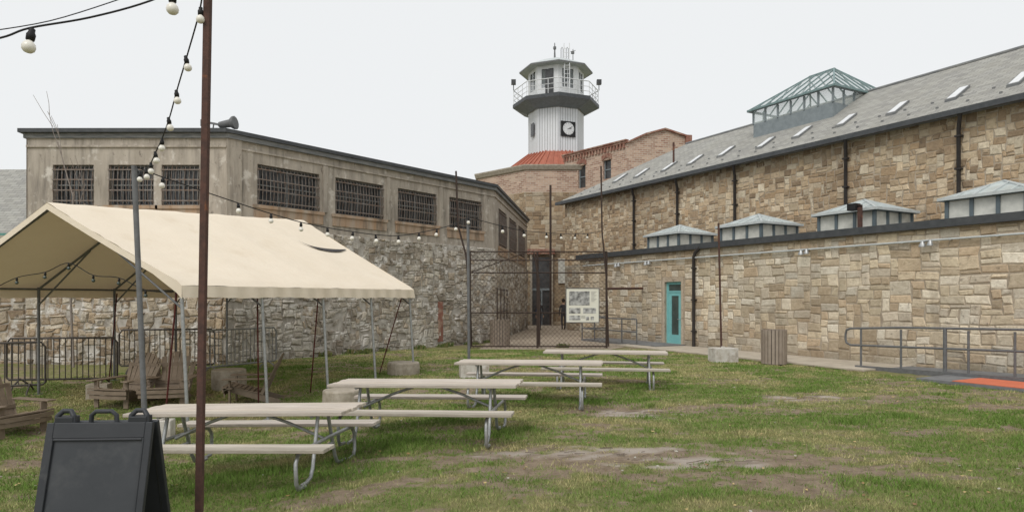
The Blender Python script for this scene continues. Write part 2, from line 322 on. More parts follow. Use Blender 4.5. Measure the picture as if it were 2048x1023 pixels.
def gmx(f,a,c):
    x=n.new('ShaderNodeMix'); x.data_type='RGBA'; l.new(f,x.inputs[0])
    for i_,v_ in ((6,a),(7,c)):
        if isinstance(v_,tuple): x.inputs[i_].default_value=(*v_,1)
        else: l.new(v_,x.inputs[i_])
    return x.outputs[2]
def gr(o,a,c):
    r=n.new('ShaderNodeMapRange'); r.inputs[1].default_value=a; r.inputs[2].default_value=c; l.new(o,r.inputs[0]); return r.outputs[0]
g1=gmx(gr(gn(3.5),.35,.65),(.155,.18,.055),(.28,.25,.125)); d1=gmx(gr(gn(4),.3,.7),(.36,.285,.205),(.18,.135,.095)); d2=gmx(gr(gn(26),.58,.7),d1,(.48,.41,.32))
ad=n.new('ShaderNodeMath'); ad.operation='ADD'; l.new(sp.outputs[0],ad.inputs[0])
s2=n.new('ShaderNodeMath'); s2.operation='MULTIPLY_ADD'; l.new(gn(7),s2.inputs[0]); s2.inputs[1].default_value=2.2; s2.inputs[2].default_value=-1.1; l.new(s2.outputs[0],ad.inputs[1])
c=gmx(gr(ad.outputs[0],.15,.65),g1,d2); c=gmx(sp.outputs[1],c,(.45,.39,.335)); l.new(c,b.inputs['Base Color'])
bp=n.new('ShaderNodeBump'); bp.inputs['Strength'].default_value=1; bp.inputs['Distance'].default_value=.05; l.new(gn(16),bp.inputs['Height']); l.new(bp.outputs[0],b.inputs['Normal'])
me.materials.append(gm); g=bpy.data.objects.new('ground',me); link(g); g['kind']='structure'
# ---- grass
N=620000
gy=5.2+rng.random(N)**1.15*20; gx=(rng.random(N)*2-1)*(.84*gy+.3)
dd=dirt(gx,gy); md=mud(gx,gy); p=np.clip(1.0-dd*1.2,.08,1)*(1-md)
tuft=np.zeros(N)
TUF=[(-1.9,7.4,.5),(-2.3,6.9,.35),(-.3,9.2,.5),(.4,9.6,.4),(1.6,12,.5),(2.9,14.2,.5),(-.9,10.2,.5),(-3.2,8.0,.7),(-1.5,8.9,.9),(0,12.2,.6)]
TUF+=[(random.uniform(-8,10),random.uniform(6,20),random.uniform(.12,.35)) for _ in range(90)]
for a,bq,r in TUF: tuft=np.maximum(tuft,np.exp(-((gx-a)/r)**2-((gy-bq)/(r*.7))**2))
p=np.maximum(p,tuft*.95*(1-md))
ok=(rng.random(N)<p)&(gx+.544*gy<18.2)&(gx>-23.1+.794*gy)&(gy<24.3)&(gy<18.8+0*gx+10*(gx>-8))
gx,gy,dd,tuft=gx[ok],gy[ok],dd[ok],tuft[ok]; N=len(gx)
h=(.016+.034*rng.random(N))*(1+1.3*tuft)*(.5+1.0*fbm(gx*2,gy*2)); wd=.0034*(gy/6.5)*(.7+.8*rng.random(N)); an=rng.random(N)*np.pi; lx=(rng.random(N)-.5)*1.5*h; ly=(rng.random(N)-.5)*1.5*h
gzz=gzv(gx,gy)+((fbm(gx*1.3,gy*1.3)-.5)*.06+(fbm(gx*6,gy*6)-.5)*.035)*(gy<22)-.004
V=np.empty((N,3,3)); V[:,0]=np.stack([gx-np.cos(an)*wd,gy-np.sin(an)*wd,gzz],1); V[:,1]=np.stack([gx+np.cos(an)*wd,gy+np.sin(an)*wd,gzz],1); V[:,2]=np.stack([gx+lx,gy+ly,gzz+h],1)
me=bpy.data.meshes.new('grass'); me.vertices.add(3*N); me.vertices.foreach_set('co',V.ravel()); me.loops.add(3*N); me.loops.foreach_set('vertex_index',np.arange(3*N)); me.polygons.add(N); me.polygons.foreach_set('loop_start',np.arange(N)*3); me.polygons.foreach_set('loop_total',np.full(N,3)); me.update(calc_edges=True)
mixf=np.clip(fbm(gx*.9+5,gy*1.3)*3.4-1.45+(fbm(gx*4+5,gy*6)-.5)*1.5+(rng.random(N)-.5)*.7+.4*dd-.8*tuft,0,1)[:,None]
col=np.array([.145,.235,.048])*(1-mixf)+np.array([.43,.38,.19])*mixf; col=col*(.65+.7*rng.random((N,1))); col=np.repeat(np.concatenate([col,np.ones((N,1))],1),3,0)
ca=me.color_attributes.new('Col','FLOAT_COLOR','POINT'); ca.data.foreach_set('color',col.ravel()); me.materials.append(GRASSB)
o=bpy.data.objects.new('grass',me); link(o); o['kind']='stuff'; o['label']='short patchy lawn grass growing on bare soil'; o['category']='grass'
mm=M()
for k in range(900):
    y=random.uniform(5.5,18); x=random.uniform(-.8,.8)*y
    if x+.544*y>18: continue
    z=gz(x,y)+.012+random.random()*.012; a=random.random()*6.3; s_=random.uniform(.012,.035); cs,sn=math.cos(a)*s_,math.sin(a)*s_; t=random.uniform(-.01,.012)
    mm.add([(x-cs,y-sn,z),(x+sn*.5,y-cs*.5,z+t),(x+cs,y+sn,z+.004),(x-sn*.5,y+cs*.5,z-t*.5)],[(0,1,2,3)],0,random.choice(((.34,.22,.1),(.24,.15,.08),(.5,.38,.18),(.16,.11,.07),(.42,.4,.34))))
for a,b_,c_,d_,s_ in MUD:
    for k in range(14):
        x=a+random.gauss(0,c_*.5); y=b_+random.gauss(0,d_*.5); an=random.uniform(-.4,.4); L_=random.uniform(.05,.2); z=gz(x,y)+.012
        mm.add([(x,y,z),(x+L_,y+an*L_,z+.01),(x+L_,y+an*L_+.012,z+.012),(x,y+.012,z+.004)],[(0,1,2,3)],0,(.1,.075,.055))
o=part(mm,'fallen_leaves',None,GRASSB); o['kind']='stuff'; o['label']='scattered dry leaves and twigs on the lawn'; o['category']='leaves'
mm=M(); mm.add([(-1.2,24.4,.01),(3.6,24.4,.01),(5.2,27,.01),(3.2,49,.01),(-1.0,49,.01),(-1.0,30,.01)],[(0,1,2,3,4,5)])
o=part(mm,'gravel_path',None,GRAVEL); o['kind']='structure'
RF=Frame(20.8-.544*15.8,15.8,.478,-.878)
sFar=RF.s_at(1160); sBF=RF.s_at(1130,3.5)
mm=M(); k=RF.s_at(1345)-1
while k<RF.s_at(1735):
    mm.box(k,k+1.48,-2.1,-.05,.0,.05+random.random()*.004); k+=1.5
o=part(mm,'pavement',None,PAVE,loc=(*RF.o,0),rot=RF.rot,bev=.01); o['kind']='structure'
# ================================================================ RIGHT BUILDING
LB=root('cell_block_annex','low tan stone annex with dark coping and turquoise door','building',(*RF.o,0),RF.rot)
x1=9.0; dS=RF.s_at(1345); dd_=RF.d(dS)
s0=RF.s_at(1330); s1=RF.s_at(1363)
door=(s0,s1,.08,zat(563,dd_))
mm=M(); wallholes(mm,sFar,x1,0,3.74,[door],rev=.3); mm.quad((sFar,3.5,0),(sFar,0,0),(sFar,0,3.74),(sFar,3.5,3.74)); mm.box(door[0],door[1],.31,.33,0,2.7); part(mm,'wall',LB,MORT_R)
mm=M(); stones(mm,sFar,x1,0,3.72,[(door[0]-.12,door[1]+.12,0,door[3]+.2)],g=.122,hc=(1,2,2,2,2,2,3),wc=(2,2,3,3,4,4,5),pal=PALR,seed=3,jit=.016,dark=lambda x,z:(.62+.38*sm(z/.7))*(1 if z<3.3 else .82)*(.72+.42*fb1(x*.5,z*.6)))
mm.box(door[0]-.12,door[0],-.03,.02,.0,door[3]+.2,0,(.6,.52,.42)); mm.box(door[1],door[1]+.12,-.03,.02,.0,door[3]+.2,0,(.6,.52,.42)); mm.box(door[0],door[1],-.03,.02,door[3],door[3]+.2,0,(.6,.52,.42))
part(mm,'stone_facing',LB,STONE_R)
mm=M(); mm.box(sFar-.15,x1,-.16,.1,3.74,3.95,0); mm.box(sFar-.15,x1,.1,3.5,3.74,3.86,1); part(mm,'flat_roof',LB,[TRIM,TRIMW])
mm=M(); fw=.11
a,bb,c,e=door; mm.box(a,a+fw,.08,.2,c,e);mm.box(bb-fw,bb,.08,.2,c,e);mm.box(a+fw,bb-fw,.08,.2,e-fw,e);mm.box(a+fw,bb-fw,.08,.2,e-.42,e-.36); part(mm,'door_frame',LB,TEAL)
mm=M(); mm.box(a+fw,a+fw+.16,.1,.16,c,e-.42); mm.box(bb-fw-.16,bb-fw,.1,.16,c,e-.42); mm.box(a+fw+.16,bb-fw-.16,.1,.16,c,c+.35); mm.box(a+fw+.16,bb-fw-.16,.1,.16,e-.56,e-.42); mm.box(a+fw+.16,bb-fw-.16,.12,.14,c+.35,e-.56,1); mm.box(a+fw,bb-fw,.12,.14,e-.36,e-fw,1)
D=part(mm,'door',LB,[TEAL,DOORG]); mm=M(); mm.tube([(bb-fw-.05,.1,1.05),(bb-fw-.05,.04,1.05),(bb-fw-.16,.04,1.05)],.012); part(mm,'handle',D,GALV)
mm=M(); mm.tube([(sFar+.4,-.1,3.42),(x1,-.1,3.42)],.028,6)
for px in range(1240,2040,95):
    q=RF.s_at(px); mm.box(q-.03,q+.03,-.13,0,3.4,3.45)
part(mm,'conduit',LB,LWHITE)
for px in (1300,1612,1855,1240):
    q=RF.s_at(px); mm=M(); mm.tube([(q,-.02,3.42),(q,-.2,3.38)],.02,6); mm.lathe([(.03,0),(.08,-.1),(.09,-.15)],10,(q,-.24,3.4)); mm.tube([(q,-.15,3.4),(q+.2,-.2,3.42)],.015,6); mm.lathe([(.03,0),(.07,-.1),(.08,-.15)],10,(q+.2,-.24,3.42)); part(mm,'flood_lamp',LB,GALV)
q=RF.s_at(1392); mm=M(); mm.tube([(q+.35,-.1,3.85),(q+.1,-.14,3.6),(q,-.12,3.45),(q,-.12,0)],.06,8)
for z in (.6,1.8,3): mm.box(q-.08,q+.08,-.19,0,z,z+.05)
part(mm,'downspout',LB,PIPE)
def lantern(name,parent,cx,cy,half,z0,zg,ze,za,over=.2,bars=5,frame=SFRAME,ridge=.0,pan=3,roofm=None,glz=None,barm=None,pw=.035):
    r=bpy.data.objects.new(name,None); link(r,parent); r.location=(cx,cy,0)
    mm=M(); h=half; mm.box(-h,h,-h,h,z0,zg,0)
    for k in range(pan+1):
        t=-h+2*h*k/pan
        for yy in (-h,h): mm.box(t-pw,t+pw,yy-pw,yy+pw,zg,ze,0)
        for xx in (-h,h): mm.box(xx-pw-.001,xx+pw+.001,t-pw+.001,t+pw-.001,zg,ze,0)
    for u0,u1,v0,v1 in ((-h-over,h+over,-h-over,-h-.04),(-h-over,h+over,h+.04,h+over),(-h-over,-h-.04,-h-.04,h+.04),(h+.04,h+over,-h-.04,h+.04)): mm.box(u0,u1,v0,v1,ze,ze+.05,0)
    part(mm,'frame',r,frame)
    mm=M()
    for p0,p1 in (((-h,-h),(h,-h)),((h,-h),(h,h)),((h,h),(-h,h)),((-h,h),(-h,-h))): mm.quad((*p0,zg),(*p1,zg),(*p1,ze),(*p0,ze))
    part(mm,'glazing',r,glz or WIN_P)
    E=h+over; zt=ze+.05; A=[(-E,-E),(E,-E),(E,E),(-E,E)]; mm=M(); T=[(-ridge,0,za),(ridge,0,za)]
    mm.add([(*A[0],zt),(*A[1],zt),T[1],T[0]],[(0,1,2,3)]); mm.add([(*A[1],zt),(*A[2],zt),T[1]],[(0,1,2)]); mm.add([(*A[2],zt),(*A[3],zt),T[0],T[1]],[(0,1,2,3)]); mm.add([(*A[3],zt),(*A[0],zt),T[0]],[(0,1,2)])
    part(mm,'glass_roof',r,roofm or LANT)
    mm=M()
    for q in range(4):
        p=Vector((*A[q],zt)); q2=Vector((*A[(q+1)%4],zt)); tp=Vector(T[1] if q in(1,2) else T[0]); mm.beam(p,tp+Vector((0,0,.01)),.07,.06)
        for k in range(1,bars):
            t=k/bars; e=p.lerp(q2,t)
            if q%2==0:
                fr=1 if abs(e.x)<=ridge else (E-abs(e.x))/(E-ridge); top=Vector((e.x,e.y*(1-fr),zt+(za-zt)*fr))
            else:
                fr=(E-abs(e.y))/E; top=Vector((math.copysign(E-(E-ridge)*fr,e.x),e.y,zt+(za-zt)*fr))
            mm.beam(e+Vector((0,0,.015)),top+Vector((0,0,.015)),.04,.05)
        mm.beam(p,q2,.08,.08)
    mm.beam(T[0],(T[1][0]+.05,0,za),.1,.08); part(mm,'glazing_bars',r,barm or LWHITE); return r
for px in (1360,1517,1729,2008): lantern('roof_lantern',LB,RF.s_at(px,1.6),1.6,.93,3.86,3.96,4.5,4.98,pan=3,bars=5,over=.15,pw=.045)
for px in (1850,1630):
    q=RF.s_at(px,1.0); mm=M(); mm.add([(q-.35,.6,3.9),(q+.35,.6,3.9),(q+.35,1.5,4.12),(q-.35,1.5,4.12),(q-.35,1.5,3.86),(q+.35,1.5,3.86),(q-.35,.6,3.86),(q+.35,.6,3.86)],[(0,1,2,3),(2,5,4,3),(0,3,4,6),(1,7,5,2),(0,6,7,1)]); part(mm,'skylight',LB,LANT)
q=RF.s_at(1720,.2); mm=M(); mm.beam((q,.2,3.86),(q,.2,4.65),.1,.1); mm.box(q-.32,q-.05,.05,.3,4.5,4.7,1); mm.box(q-.34,q+.05,.15,.22,4.58,4.63,1); part(mm,'lamp_bracket',LB,[RUST,BLK])
BB=root('cell_block','long tan stone cell block with grey shingle roof','building',(*RF.w(0,3.5),0),RF.rot)
EZ=7.6; x1b=12; xf=sBF
mm=M(); mm.quad((xf,0,0),(x1b,0,0),(x1b,0,EZ),(xf,0,EZ)); mm.quad((xf,8,0),(xf,0,0),(xf,0,EZ),(xf,8,EZ)); part(mm,'wall',BB,MORT_R)
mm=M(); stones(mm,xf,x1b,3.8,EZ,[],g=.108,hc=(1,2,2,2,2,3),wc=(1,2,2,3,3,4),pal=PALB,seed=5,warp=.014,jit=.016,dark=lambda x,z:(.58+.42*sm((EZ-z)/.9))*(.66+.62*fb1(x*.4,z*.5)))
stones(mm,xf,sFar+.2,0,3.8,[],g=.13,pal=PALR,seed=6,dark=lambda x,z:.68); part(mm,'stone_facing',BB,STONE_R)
ridge_end=RF.s_at(1372,7.5); RZ=10.3
mm=M(); ov=.35; ez=EZ-.02
mm.add([(xf-ov,-ov,ez),(x1b,-ov,ez),(x1b,4,RZ),(ridge_end,4,RZ)],[(0,1,2,3)]); mm.add([(xf-ov,8.35,ez),(xf-ov,-ov,ez),(ridge_end,4,RZ)],[(0,1,2)]); mm.add([(x1b,8.35,ez),(xf-ov,8.35,ez),(ridge_end,4,RZ),(x1b,4,RZ)],[(0,1,2,3)])
part(mm,'roof',BB,SHING)
mm=M(); mm.box(xf-ov-.02,x1b,-ov-.13,-ov,ez-.16,ez+.01); mm.box(xf-ov,x1b,-ov,0.05,ez-.12,ez-.08,1); part(mm,'gutter',BB,[TRIM,TRIMW])
mm=M(); mm.tube([(ridge_end,4,RZ+.01),(x1b,4,RZ+.01)],.07,6); part(mm,'ridge_cap',BB,TRIMW)
slope=(RZ-ez)/(4+ov)
def rz(t): return ez+(t+ov)*slope
for px,py in ((1240,358),(1283,348),(1338,335),(1390,322),(1452,305),(1531,288),(1604,267),(1692,243),(1795,219),(1915,190),(2040,160)):
    best=min([t*.02 for t in range(0,190)],key=lambda t:abs(HY-(rz(t)-EYE)*F/RF.d(RF.s_at(px,3.5+t),3.5+t)-py)); t=best; q=RF.s_at(px,3.5+t)
    mm=M(); hw=.17; a,bq=t-.42,t+.42
    for (u0,u1,v0,v1,hh,mt) in ((q-hw,q+hw,a,bq,.09,0),(q-hw+.04,q+hw-.04,a+.05,bq-.05,.10,1)):
        vs=[(x,y,rz(y)+zz) for zz in (-.02,hh) for y in (v0,v1) for x in (u0,u1)]; mm.add(vs,[(0,2,3,1),(4,5,7,6),(0,1,5,4),(2,6,7,3),(0,4,6,2),(1,3,7,5)],mt)
    part(mm,'skylight',BB,[TRIMW,WHITE])
gmm=M(); gmm.box(-.035,.035,-.035,.03,-.02,.045); gme=mesh(gmm,'snow_guard',[TRIMW]); k=xf+.6
while k<x1b-.3:
    for t in (.15,.7):
        kk=k+(.45 if t>.5 else 0); o=bpy.data.objects.new('snow_guard',gme); link(o,BB); o.location=(kk,t,rz(t))
    k+=.9
for px in (1268,1355,1470,1692,1918):
    q=RF.s_at(px,3.4); mm=M(); mm.tube([(q+.2,-ov-.06,EZ-.1),(q+.12,-ov+.05,EZ-.35),(q,-.12,EZ-.55),(q,-.12,3.8)],.06,8)
    for z in (4.6,5.8,6.8): mm.box(q-.09,q+.09,-.2,0,z,z+.05)
    part(mm,'downspout',BB,PIPE)
q=RF.s_at(1338,3.5+.9); mm=M(); mm.tube([(q,1.2,rz(1.2)-.1),(q,1.2,rz(1.2)+1.1)],.05); part(mm,'vent_pipe',BB,RUST)
lantern('roof_monitor',BB,RF.s_at(1643,7.5),4,1.98,8.7,9.66,10.22,11.7,over=.18,bars=9,ridge=.6,pan=6,frame=LFRAME,roofm=CLEAR,glz=CLEAR,barm=GFRAME)
# ================================================================ LEFT BUILDING
FB=Frame(-8.2,19.1,.6218,.7831); LBd=root('guard_building','weathered stucco building with barred windows on stone base','building',(-8.2,19.1,0))
def rel(p): return (p[0]+8.2,p[1]-19.1,0)
LEN=FB.s_at(990); C1=FB.w(LEN); C2=(0.95,40.8); FC=Frame(*C1,C2[0]-C1[0],C2[1]-C1[1]); LC=math.hypot(C2[0]-C1[0],C2[1]-C1[1])
FA=Frame(-13.95,19.1,1,0); LA=5.75
TOPZ=6.62
def facade(fr,L,holes,zs,seed,pal,bl=None):
    loc=rel(fr.o)
    mm=M(); wallholes(mm,0,L,zs,TOPZ,holes,y=.03,rev=.28); part(mm,'stucco_wall',LBd,STUCCO,loc,fr.rot)
    mm=M(); mm.quad((0,0,-.4),(L,0,-.4),(L,0,zs),(0,0,zs)); mm.quad((0,0,zs),(L,0,zs),(L,.03,zs),(0,.03,zs)); part(mm,'mortar_wall',LBd,MORT_L,loc,fr.rot)
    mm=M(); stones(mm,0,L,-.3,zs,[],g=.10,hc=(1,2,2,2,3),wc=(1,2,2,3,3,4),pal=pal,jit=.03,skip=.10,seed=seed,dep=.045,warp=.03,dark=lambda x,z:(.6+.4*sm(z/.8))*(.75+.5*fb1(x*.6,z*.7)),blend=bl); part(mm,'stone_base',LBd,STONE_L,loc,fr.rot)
    mm=M()
    for a,b_,c,e in holes: mm.box(a-.15,b_+.15,-.05,.03,c-.10,c,0); mm.box(a-.12,b_+.12,-.01,.03,c-.4,c-.10,0)
    part(mm,'window_sills',LBd,RUSTSTUC,loc,fr.rot)
    mm=M(); mm.box(0,L,-.02,.03,TOPZ-.40,TOPZ-.34,0); part(mm,'string_course',LBd,STUCCO,loc,fr.rot)
    for a,b_,c,e in holes:
        wroot=bpy.data.objects.new('window',None); link(wroot,LBd); wroot.location=(loc[0]+fr.x[0]*a,loc[1]+fr.x[1]*a,c); wroot.rotation_euler=(0,0,fr.rot); w_=b_-a; h_=e-c
        mm=M(); mm.box(0,w_,.24,.26,0,h_); part(mm,'glass',wroot,GLASS)
        mm=M()
        for x0,x1_,z0,z1_ in ((0,.05,0,h_),(w_-.05,w_,0,h_),(.05,w_-.05,0,.05),(.05,w_-.05,h_-.05,h_),(w_/2-.025,w_/2+.025,.05,h_-.05),(.05,w_/2-.025,h_*.5,h_*.5+.04),(w_/2+.025,w_-.05,h_*.5,h_*.5+.04)): mm.box(x0,x1_,.18,.235,z0,z1_)
        for k in range(1,8): xx=w_*k/8; mm.box(xx-.01,xx+.01,.19,.23,.05,h_-.05)
        part(mm,'frame',wroot,TRIMW)
        mm=M(); nb=int(w_/.125)
        for k in range(nb+1):
            xx=.03+(w_-.06)*k/nb; mm.tube([(xx,.10,.0),(xx,.02,.08),(xx,-.02,h_*.45),(xx,.03,h_-.18),(xx,.10,h_)],.010,5)
        for zz in (.12,h_*.36,h_*.62,h_-.16): mm.box(.0,w_,-.012,.03,zz,zz+.03)
        part(mm,'bars',wroot,BAR)
holesB=[]
for a,b_ in ((516,640),(672,768),(797,874),(900,964)): holesB.append((FB.s_at(a),FB.s_at(b_),4.68,5.9))
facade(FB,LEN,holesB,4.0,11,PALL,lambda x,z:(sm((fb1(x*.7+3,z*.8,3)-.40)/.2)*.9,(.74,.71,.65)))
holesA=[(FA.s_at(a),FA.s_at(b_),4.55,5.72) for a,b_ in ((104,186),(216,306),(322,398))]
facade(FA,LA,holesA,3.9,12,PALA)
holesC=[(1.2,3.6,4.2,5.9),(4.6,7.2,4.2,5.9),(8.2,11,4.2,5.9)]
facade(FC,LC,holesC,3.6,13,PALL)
mm=M(); mm.box(0,.45,-.03,.03,4.0,TOPZ); part(mm,'pilaster',LBd,STUCCO,rel(FB.o),FB.rot)
for i in range(4):
    e=holesB[i][1]; mm=M(); mm.box(e+.12,e+.3,-.02,.03,4.68,TOPZ-.42); part(mm,'pilaster',LBd,STUCCO,rel(FB.o),FB.rot)
def offp(p,dx,dy): return (p[0]+8.2+dx,p[1]-19.1+dy)
pts=[offp((-14.1,18.95),0,0),offp((-8.15,18.93),0,0),offp(C1,.12,-.12),offp(C2,.15,.1),offp((-6,44),0,0),offp((-16,34),0,0)]
mm=M(); mm.prism(pts,TOPZ,TOPZ+.11); part(mm,'roof',LBd,TRIM)
mm=M(); mm.prism([(x*.99+ .02,y*.99+.12) for x,y in pts],TOPZ-.14,TOPZ-.002); part(mm,'fascia',LBd,TRIMW)
mm=M(); mm.quad((-5.75,0,-.4),(-5.75,0,TOPZ-.14),(-7.8,15,TOPZ-.14),(-7.8,15,-.4)); part(mm,'side_wall',LBd,STUCCO)
mm=M(); mm.box(-1.3,0,-.06,0,3.35,3.95); part(mm,'brick_patch',LBd,BRICK,(0,-.01,0))
q=FB.s_at(880); mm=M(); mm.box(q-.13,q+.13,-.045,.0,.2,1.75); part(mm,'brick_patch',LBd,BRICKT,rel(FB.o),FB.rot)
R=root('yard_wall','rough brown stone yard wall beside the guard building','wall',(-14,19.3,0)); mm=M(); mm.box(-9,0,0,.4,-.4,3.6); part(mm,'core',R,MORT_L); mm=M(); stones(mm,-9,0,-.3,3.6,[],g=.12,pal=PALA,jit=.03,dep=.05,seed=44,warp=.03); part(mm,'stone_facing',R,STONE_L); mm=M(); mm.box(-9.02,0,-.06,.46,3.6,3.7); part(mm,'coping',R,CONC)
p=W(445,258,19.6); R=root('roof_floodlight','dark grey floodlight on bracket at the roof edge','floodlight',(p.x,p.y+.2,TOPZ+.11))
mm=M(); mm.tube([(0,0,0),(0,0,.30)],.03); mm.beam((-.72,0,.42),(.1,0,.26),.04,.06); mm.box(-.72,-.62,-.06,.06,.26,.46); mm.tube([(-.4,0,.0),(-.35,0,.32)],.02); part(mm,'bracket',R,GREYP)
mm=M(); mm.lathe([(.04,-.28),(.09,-.24),(.11,-.05),(.12,.1),(.19,.2),(.2,.26),(.17,.27)],12,smooth=True); o=part(mm,'lamp_housing',R,GREYP,(.05,0,.34)); o.rotation_euler=(math.radians(8),math.radians(84),0)
R=root('shingled_house','grey shingle roofed house with green gutter','house',(-18.5,24,0)); mm=M(); mm.box(-8,1.0,0,6,0,4.4); part(mm,'wall',R,CONC)
mm=M(); mm.add([(-8,-.4,4.1),(1.4,-.4,4.1),(1.0,3.5,7.2),(-8,3.5,7.2),(1.4,6.5,4.1),(-8,6.5,4.1)],[(0,1,2,3),(1,4,2),(4,5,3,2)]); part(mm,'roof',R,SHING); mm=M(); mm.box(-8,1.5,-.55,-.4,4.0,4.18); part(mm,'gutter',R,GREEN)
# ================================================================ ROTUNDA + TOWER
TX=(1112-CX)/F*52; RT=root('rotunda','octagonal stone and brick rotunda with red metal roof','building',(TX,52,0))
ao=math.radians(-90+22.5)
mm=M(); mm.lathe([(6.5,0),(6.5,9.2)],8,a0=ao); part(mm,'stone_wall',RT,MORT_R)
mm=M()
for k in range(8):
    t=ao+2*math.pi*(k+.5)/8
    if math.sin(t)>.2: continue
    ap=6.5*math.cos(math.pi/8); hw=6.5*math.sin(math.pi/8); sub=M(); stones(sub,-hw,hw,0,9.2,[],g=.15,pal=PALB,seed=30+k,dark=lambda x,z:.75)
    r_=t+math.pi/2; c_,s_=math.cos(r_),math.sin(r_); off=len(mm.v)
    for v in sub.v:
        x,y=v[0],v[1]-ap; mm.v.append((x*c_-y*s_,x*s_+y*c_,v[2]))
    for f,c0 in zip(sub.f,sub.c): mm.f.append(tuple(i_+off for i_ in f)); mm.m.append(0); mm.c.append(c0); mm.sm.append(False)
part(mm,'stone_facing',RT,STONE_R)
mm=M(); mm.lathe([(6.5,9.2),(6.5,10.7)],8,a0=ao); part(mm,'brick_wall',RT,BRICK)
mm=M(); mm.lathe([(6.5,10.7),(6.62,10.75),(6.75,11.0),(6.75,11.08),(6.3,11.12)],8,a0=ao); part(mm,'cornice',RT,[CONC])
mm=M(); mm.lathe([(6.4,11.1),(4.3,11.3)],8,a0=ao); part(mm,'roof_terrace',RT,TRIMW)
mm=M(); mm.lathe([(4.5,11.25),(2.3,12.9)],8,a0=ao)
for k in range(8):
    for j in range(6):
        t0=ao+2*math.pi*k/8;t1=ao+2*math.pi*(k+1)/8; f_=j/6; P=lambda r,z:Vector((math.cos(t0)*r*(1-f_)+math.cos(t1)*r*f_,math.sin(t0)*r*(1-f_)+math.sin(t1)*r*f_,z+.03)); mm.beam(P(4.5,11.25),P(2.3,12.9),.06,.1)
part(mm,'roof',RT,REDROOF)
mm=M(); mm.box(-2.05,-.75,-6.12,-6.0,0,4.7); part(mm,'dark_entrance',RT,GLASS)
mm=M(); mm.box(-2.2,-2.05,-6.3,-6.0,0,4.9); part(mm,'door_jamb',RT,CONC); mm=M(); mm.box(-.75,-.62,-6.3,-6.0,0,4.9); part(mm,'door_jamb',RT,CONC); mm=M(); mm.box(-2.4,-.5,-6.35,-6.0,4.9,5.25); part(mm,'lintel',RT,BRICKT)
mm=M(); mm.box(-2.05,-.75,-6.2,-6.12,2.4,2.55); mm.box(-1.45,-1.35,-6.2,-6.12,0,2.4); part(mm,'entrance_frame',RT,LFRAME)
mm=M(); mm.box(-.25,.35,-6.14,-6.0,2.9,4.6); part(mm,'narrow_window',RT,WIN_P)
TW=root('watch_tower','white ribbed octagonal watchtower with clock and railed gallery','tower',(TX,52,12.2)); Z=lambda z:z-12.2
av=math.radians(-90)
mm=M(); mm.lathe([(2.17,Z(12.2)),(2.17,Z(16.6))],8,a0=av); part(mm,'shaft',TW,SIDING)
mm=M(); mm.lathe([(2.25,Z(16.2)),(2.5,Z(16.3)),(3.3,Z(16.65)),(3.36,Z(16.68))],8,a0=av,caps=False); mm.lathe([(3.38,Z(16.68)),(3.38,Z(16.95)),(2.0,Z(17.0))],8,a0=av,mat=1); part(mm,'gallery_deck',TW,[DKG,TRIM])
mm=M(); Rr=3.3
vp=lambda r,k,z:(r*math.cos(av+2*math.pi*k/8),r*math.sin(av+2*math.pi*k/8),z)
for z,rr in ((17.3,.022),(17.65,.022),(18.05,.035)): mm.tube([vp(Rr,k,Z(z)) for k in range(9)],rr,6)
for k in range(8):
    for j in range(3):
        a=Vector(vp(Rr,k,0)).lerp(Vector(vp(Rr,k+1,0)),j/3); mm.tube([a+Vector((0,0,Z(16.95))),a+Vector((0,0,Z(18.05)))],.025,6)
part(mm,'gallery_railing',TW,WHITE)
mm=M(); mm.lathe([(2.17,Z(16.97)),(2.17,Z(17.75))],8,a0=av,caps=False); mm.lathe([(2.17,Z(19.15)),(2.17,Z(19.7))],8,a0=av,caps=False); mm.lathe([(2.1,Z(17.0)),(2.1,Z(17.02))],8,a0=av)
for k in range(8):
    a=Vector(vp(2.13,k,0)); b_=Vector(vp(2.13,k+1,0))
    for u in (.10,.90): q=a.lerp(b_,u); mm.beam(q+Vector((0,0,Z(17.7))),q+Vector((0,0,Z(19.2))),.36,.08,up=((a+b_)/2).normalized())
    q=a.lerp(b_,.5); mm.tube([q+Vector((0,0,Z(17.7))),q+Vector((0,0,Z(19.2)))],.04,6)
part(mm,'cabin_wall',TW,WHITE)
mm=M(); mm.lathe([(2.06,Z(17.7)),(2.06,Z(19.2))],8,a0=av,caps=False); part(mm,'cabin_glazing',TW,CABG)
mm=M(); mm.box(-.7,.2,-.4,.3,Z(17.0),Z(18.2)); mm.box(.5,.9,-.9,-.5,Z(17.9),Z(18.6)); part(mm,'cabin_console',TW,GREYP)
mm=M(); a=Vector(vp(2.2,-1,0)).lerp(Vector(vp(2.2,0,0)),.6); mm.box(-.32,.32,-.03,.2,Z(17.0),Z(19.1)); part(mm,'cabin_door',TW,GLASS,(a.x,a.y,0),math.radians(-22.5))
mm=M(); mm.lathe([(2.75,Z(19.40)),(2.85,Z(19.43)),(2.85,Z(19.52)),(1.2,Z(20.25)),(1.0,Z(20.3)),(.01,Z(20.35))],8,a0=av,mat=0)
mm.lathe([(2.87,Z(19.40)),(2.87,Z(19.5))],8,a0=av,mat=1,caps=False); part(mm,'roof',TW,[LWHITE,GREYP])
mm=M(); mm.tube([(-.1,0,Z(20.3)),(-.1,0,Z(21.8))],[.09,.03],6); mm.tube([(-.1,0,Z(21.3)),(-.1,0,Z(21.5))],.12,6)
for x in (.35,.75): mm.tube([(x,-.6,Z(20.2)),(x,-.6,Z(21.1)),(x+.08,-.6,Z(21.25)),(x+.16,-.6,Z(21.1)),(x+.16,-.6,Z(20.2))],.025,5)
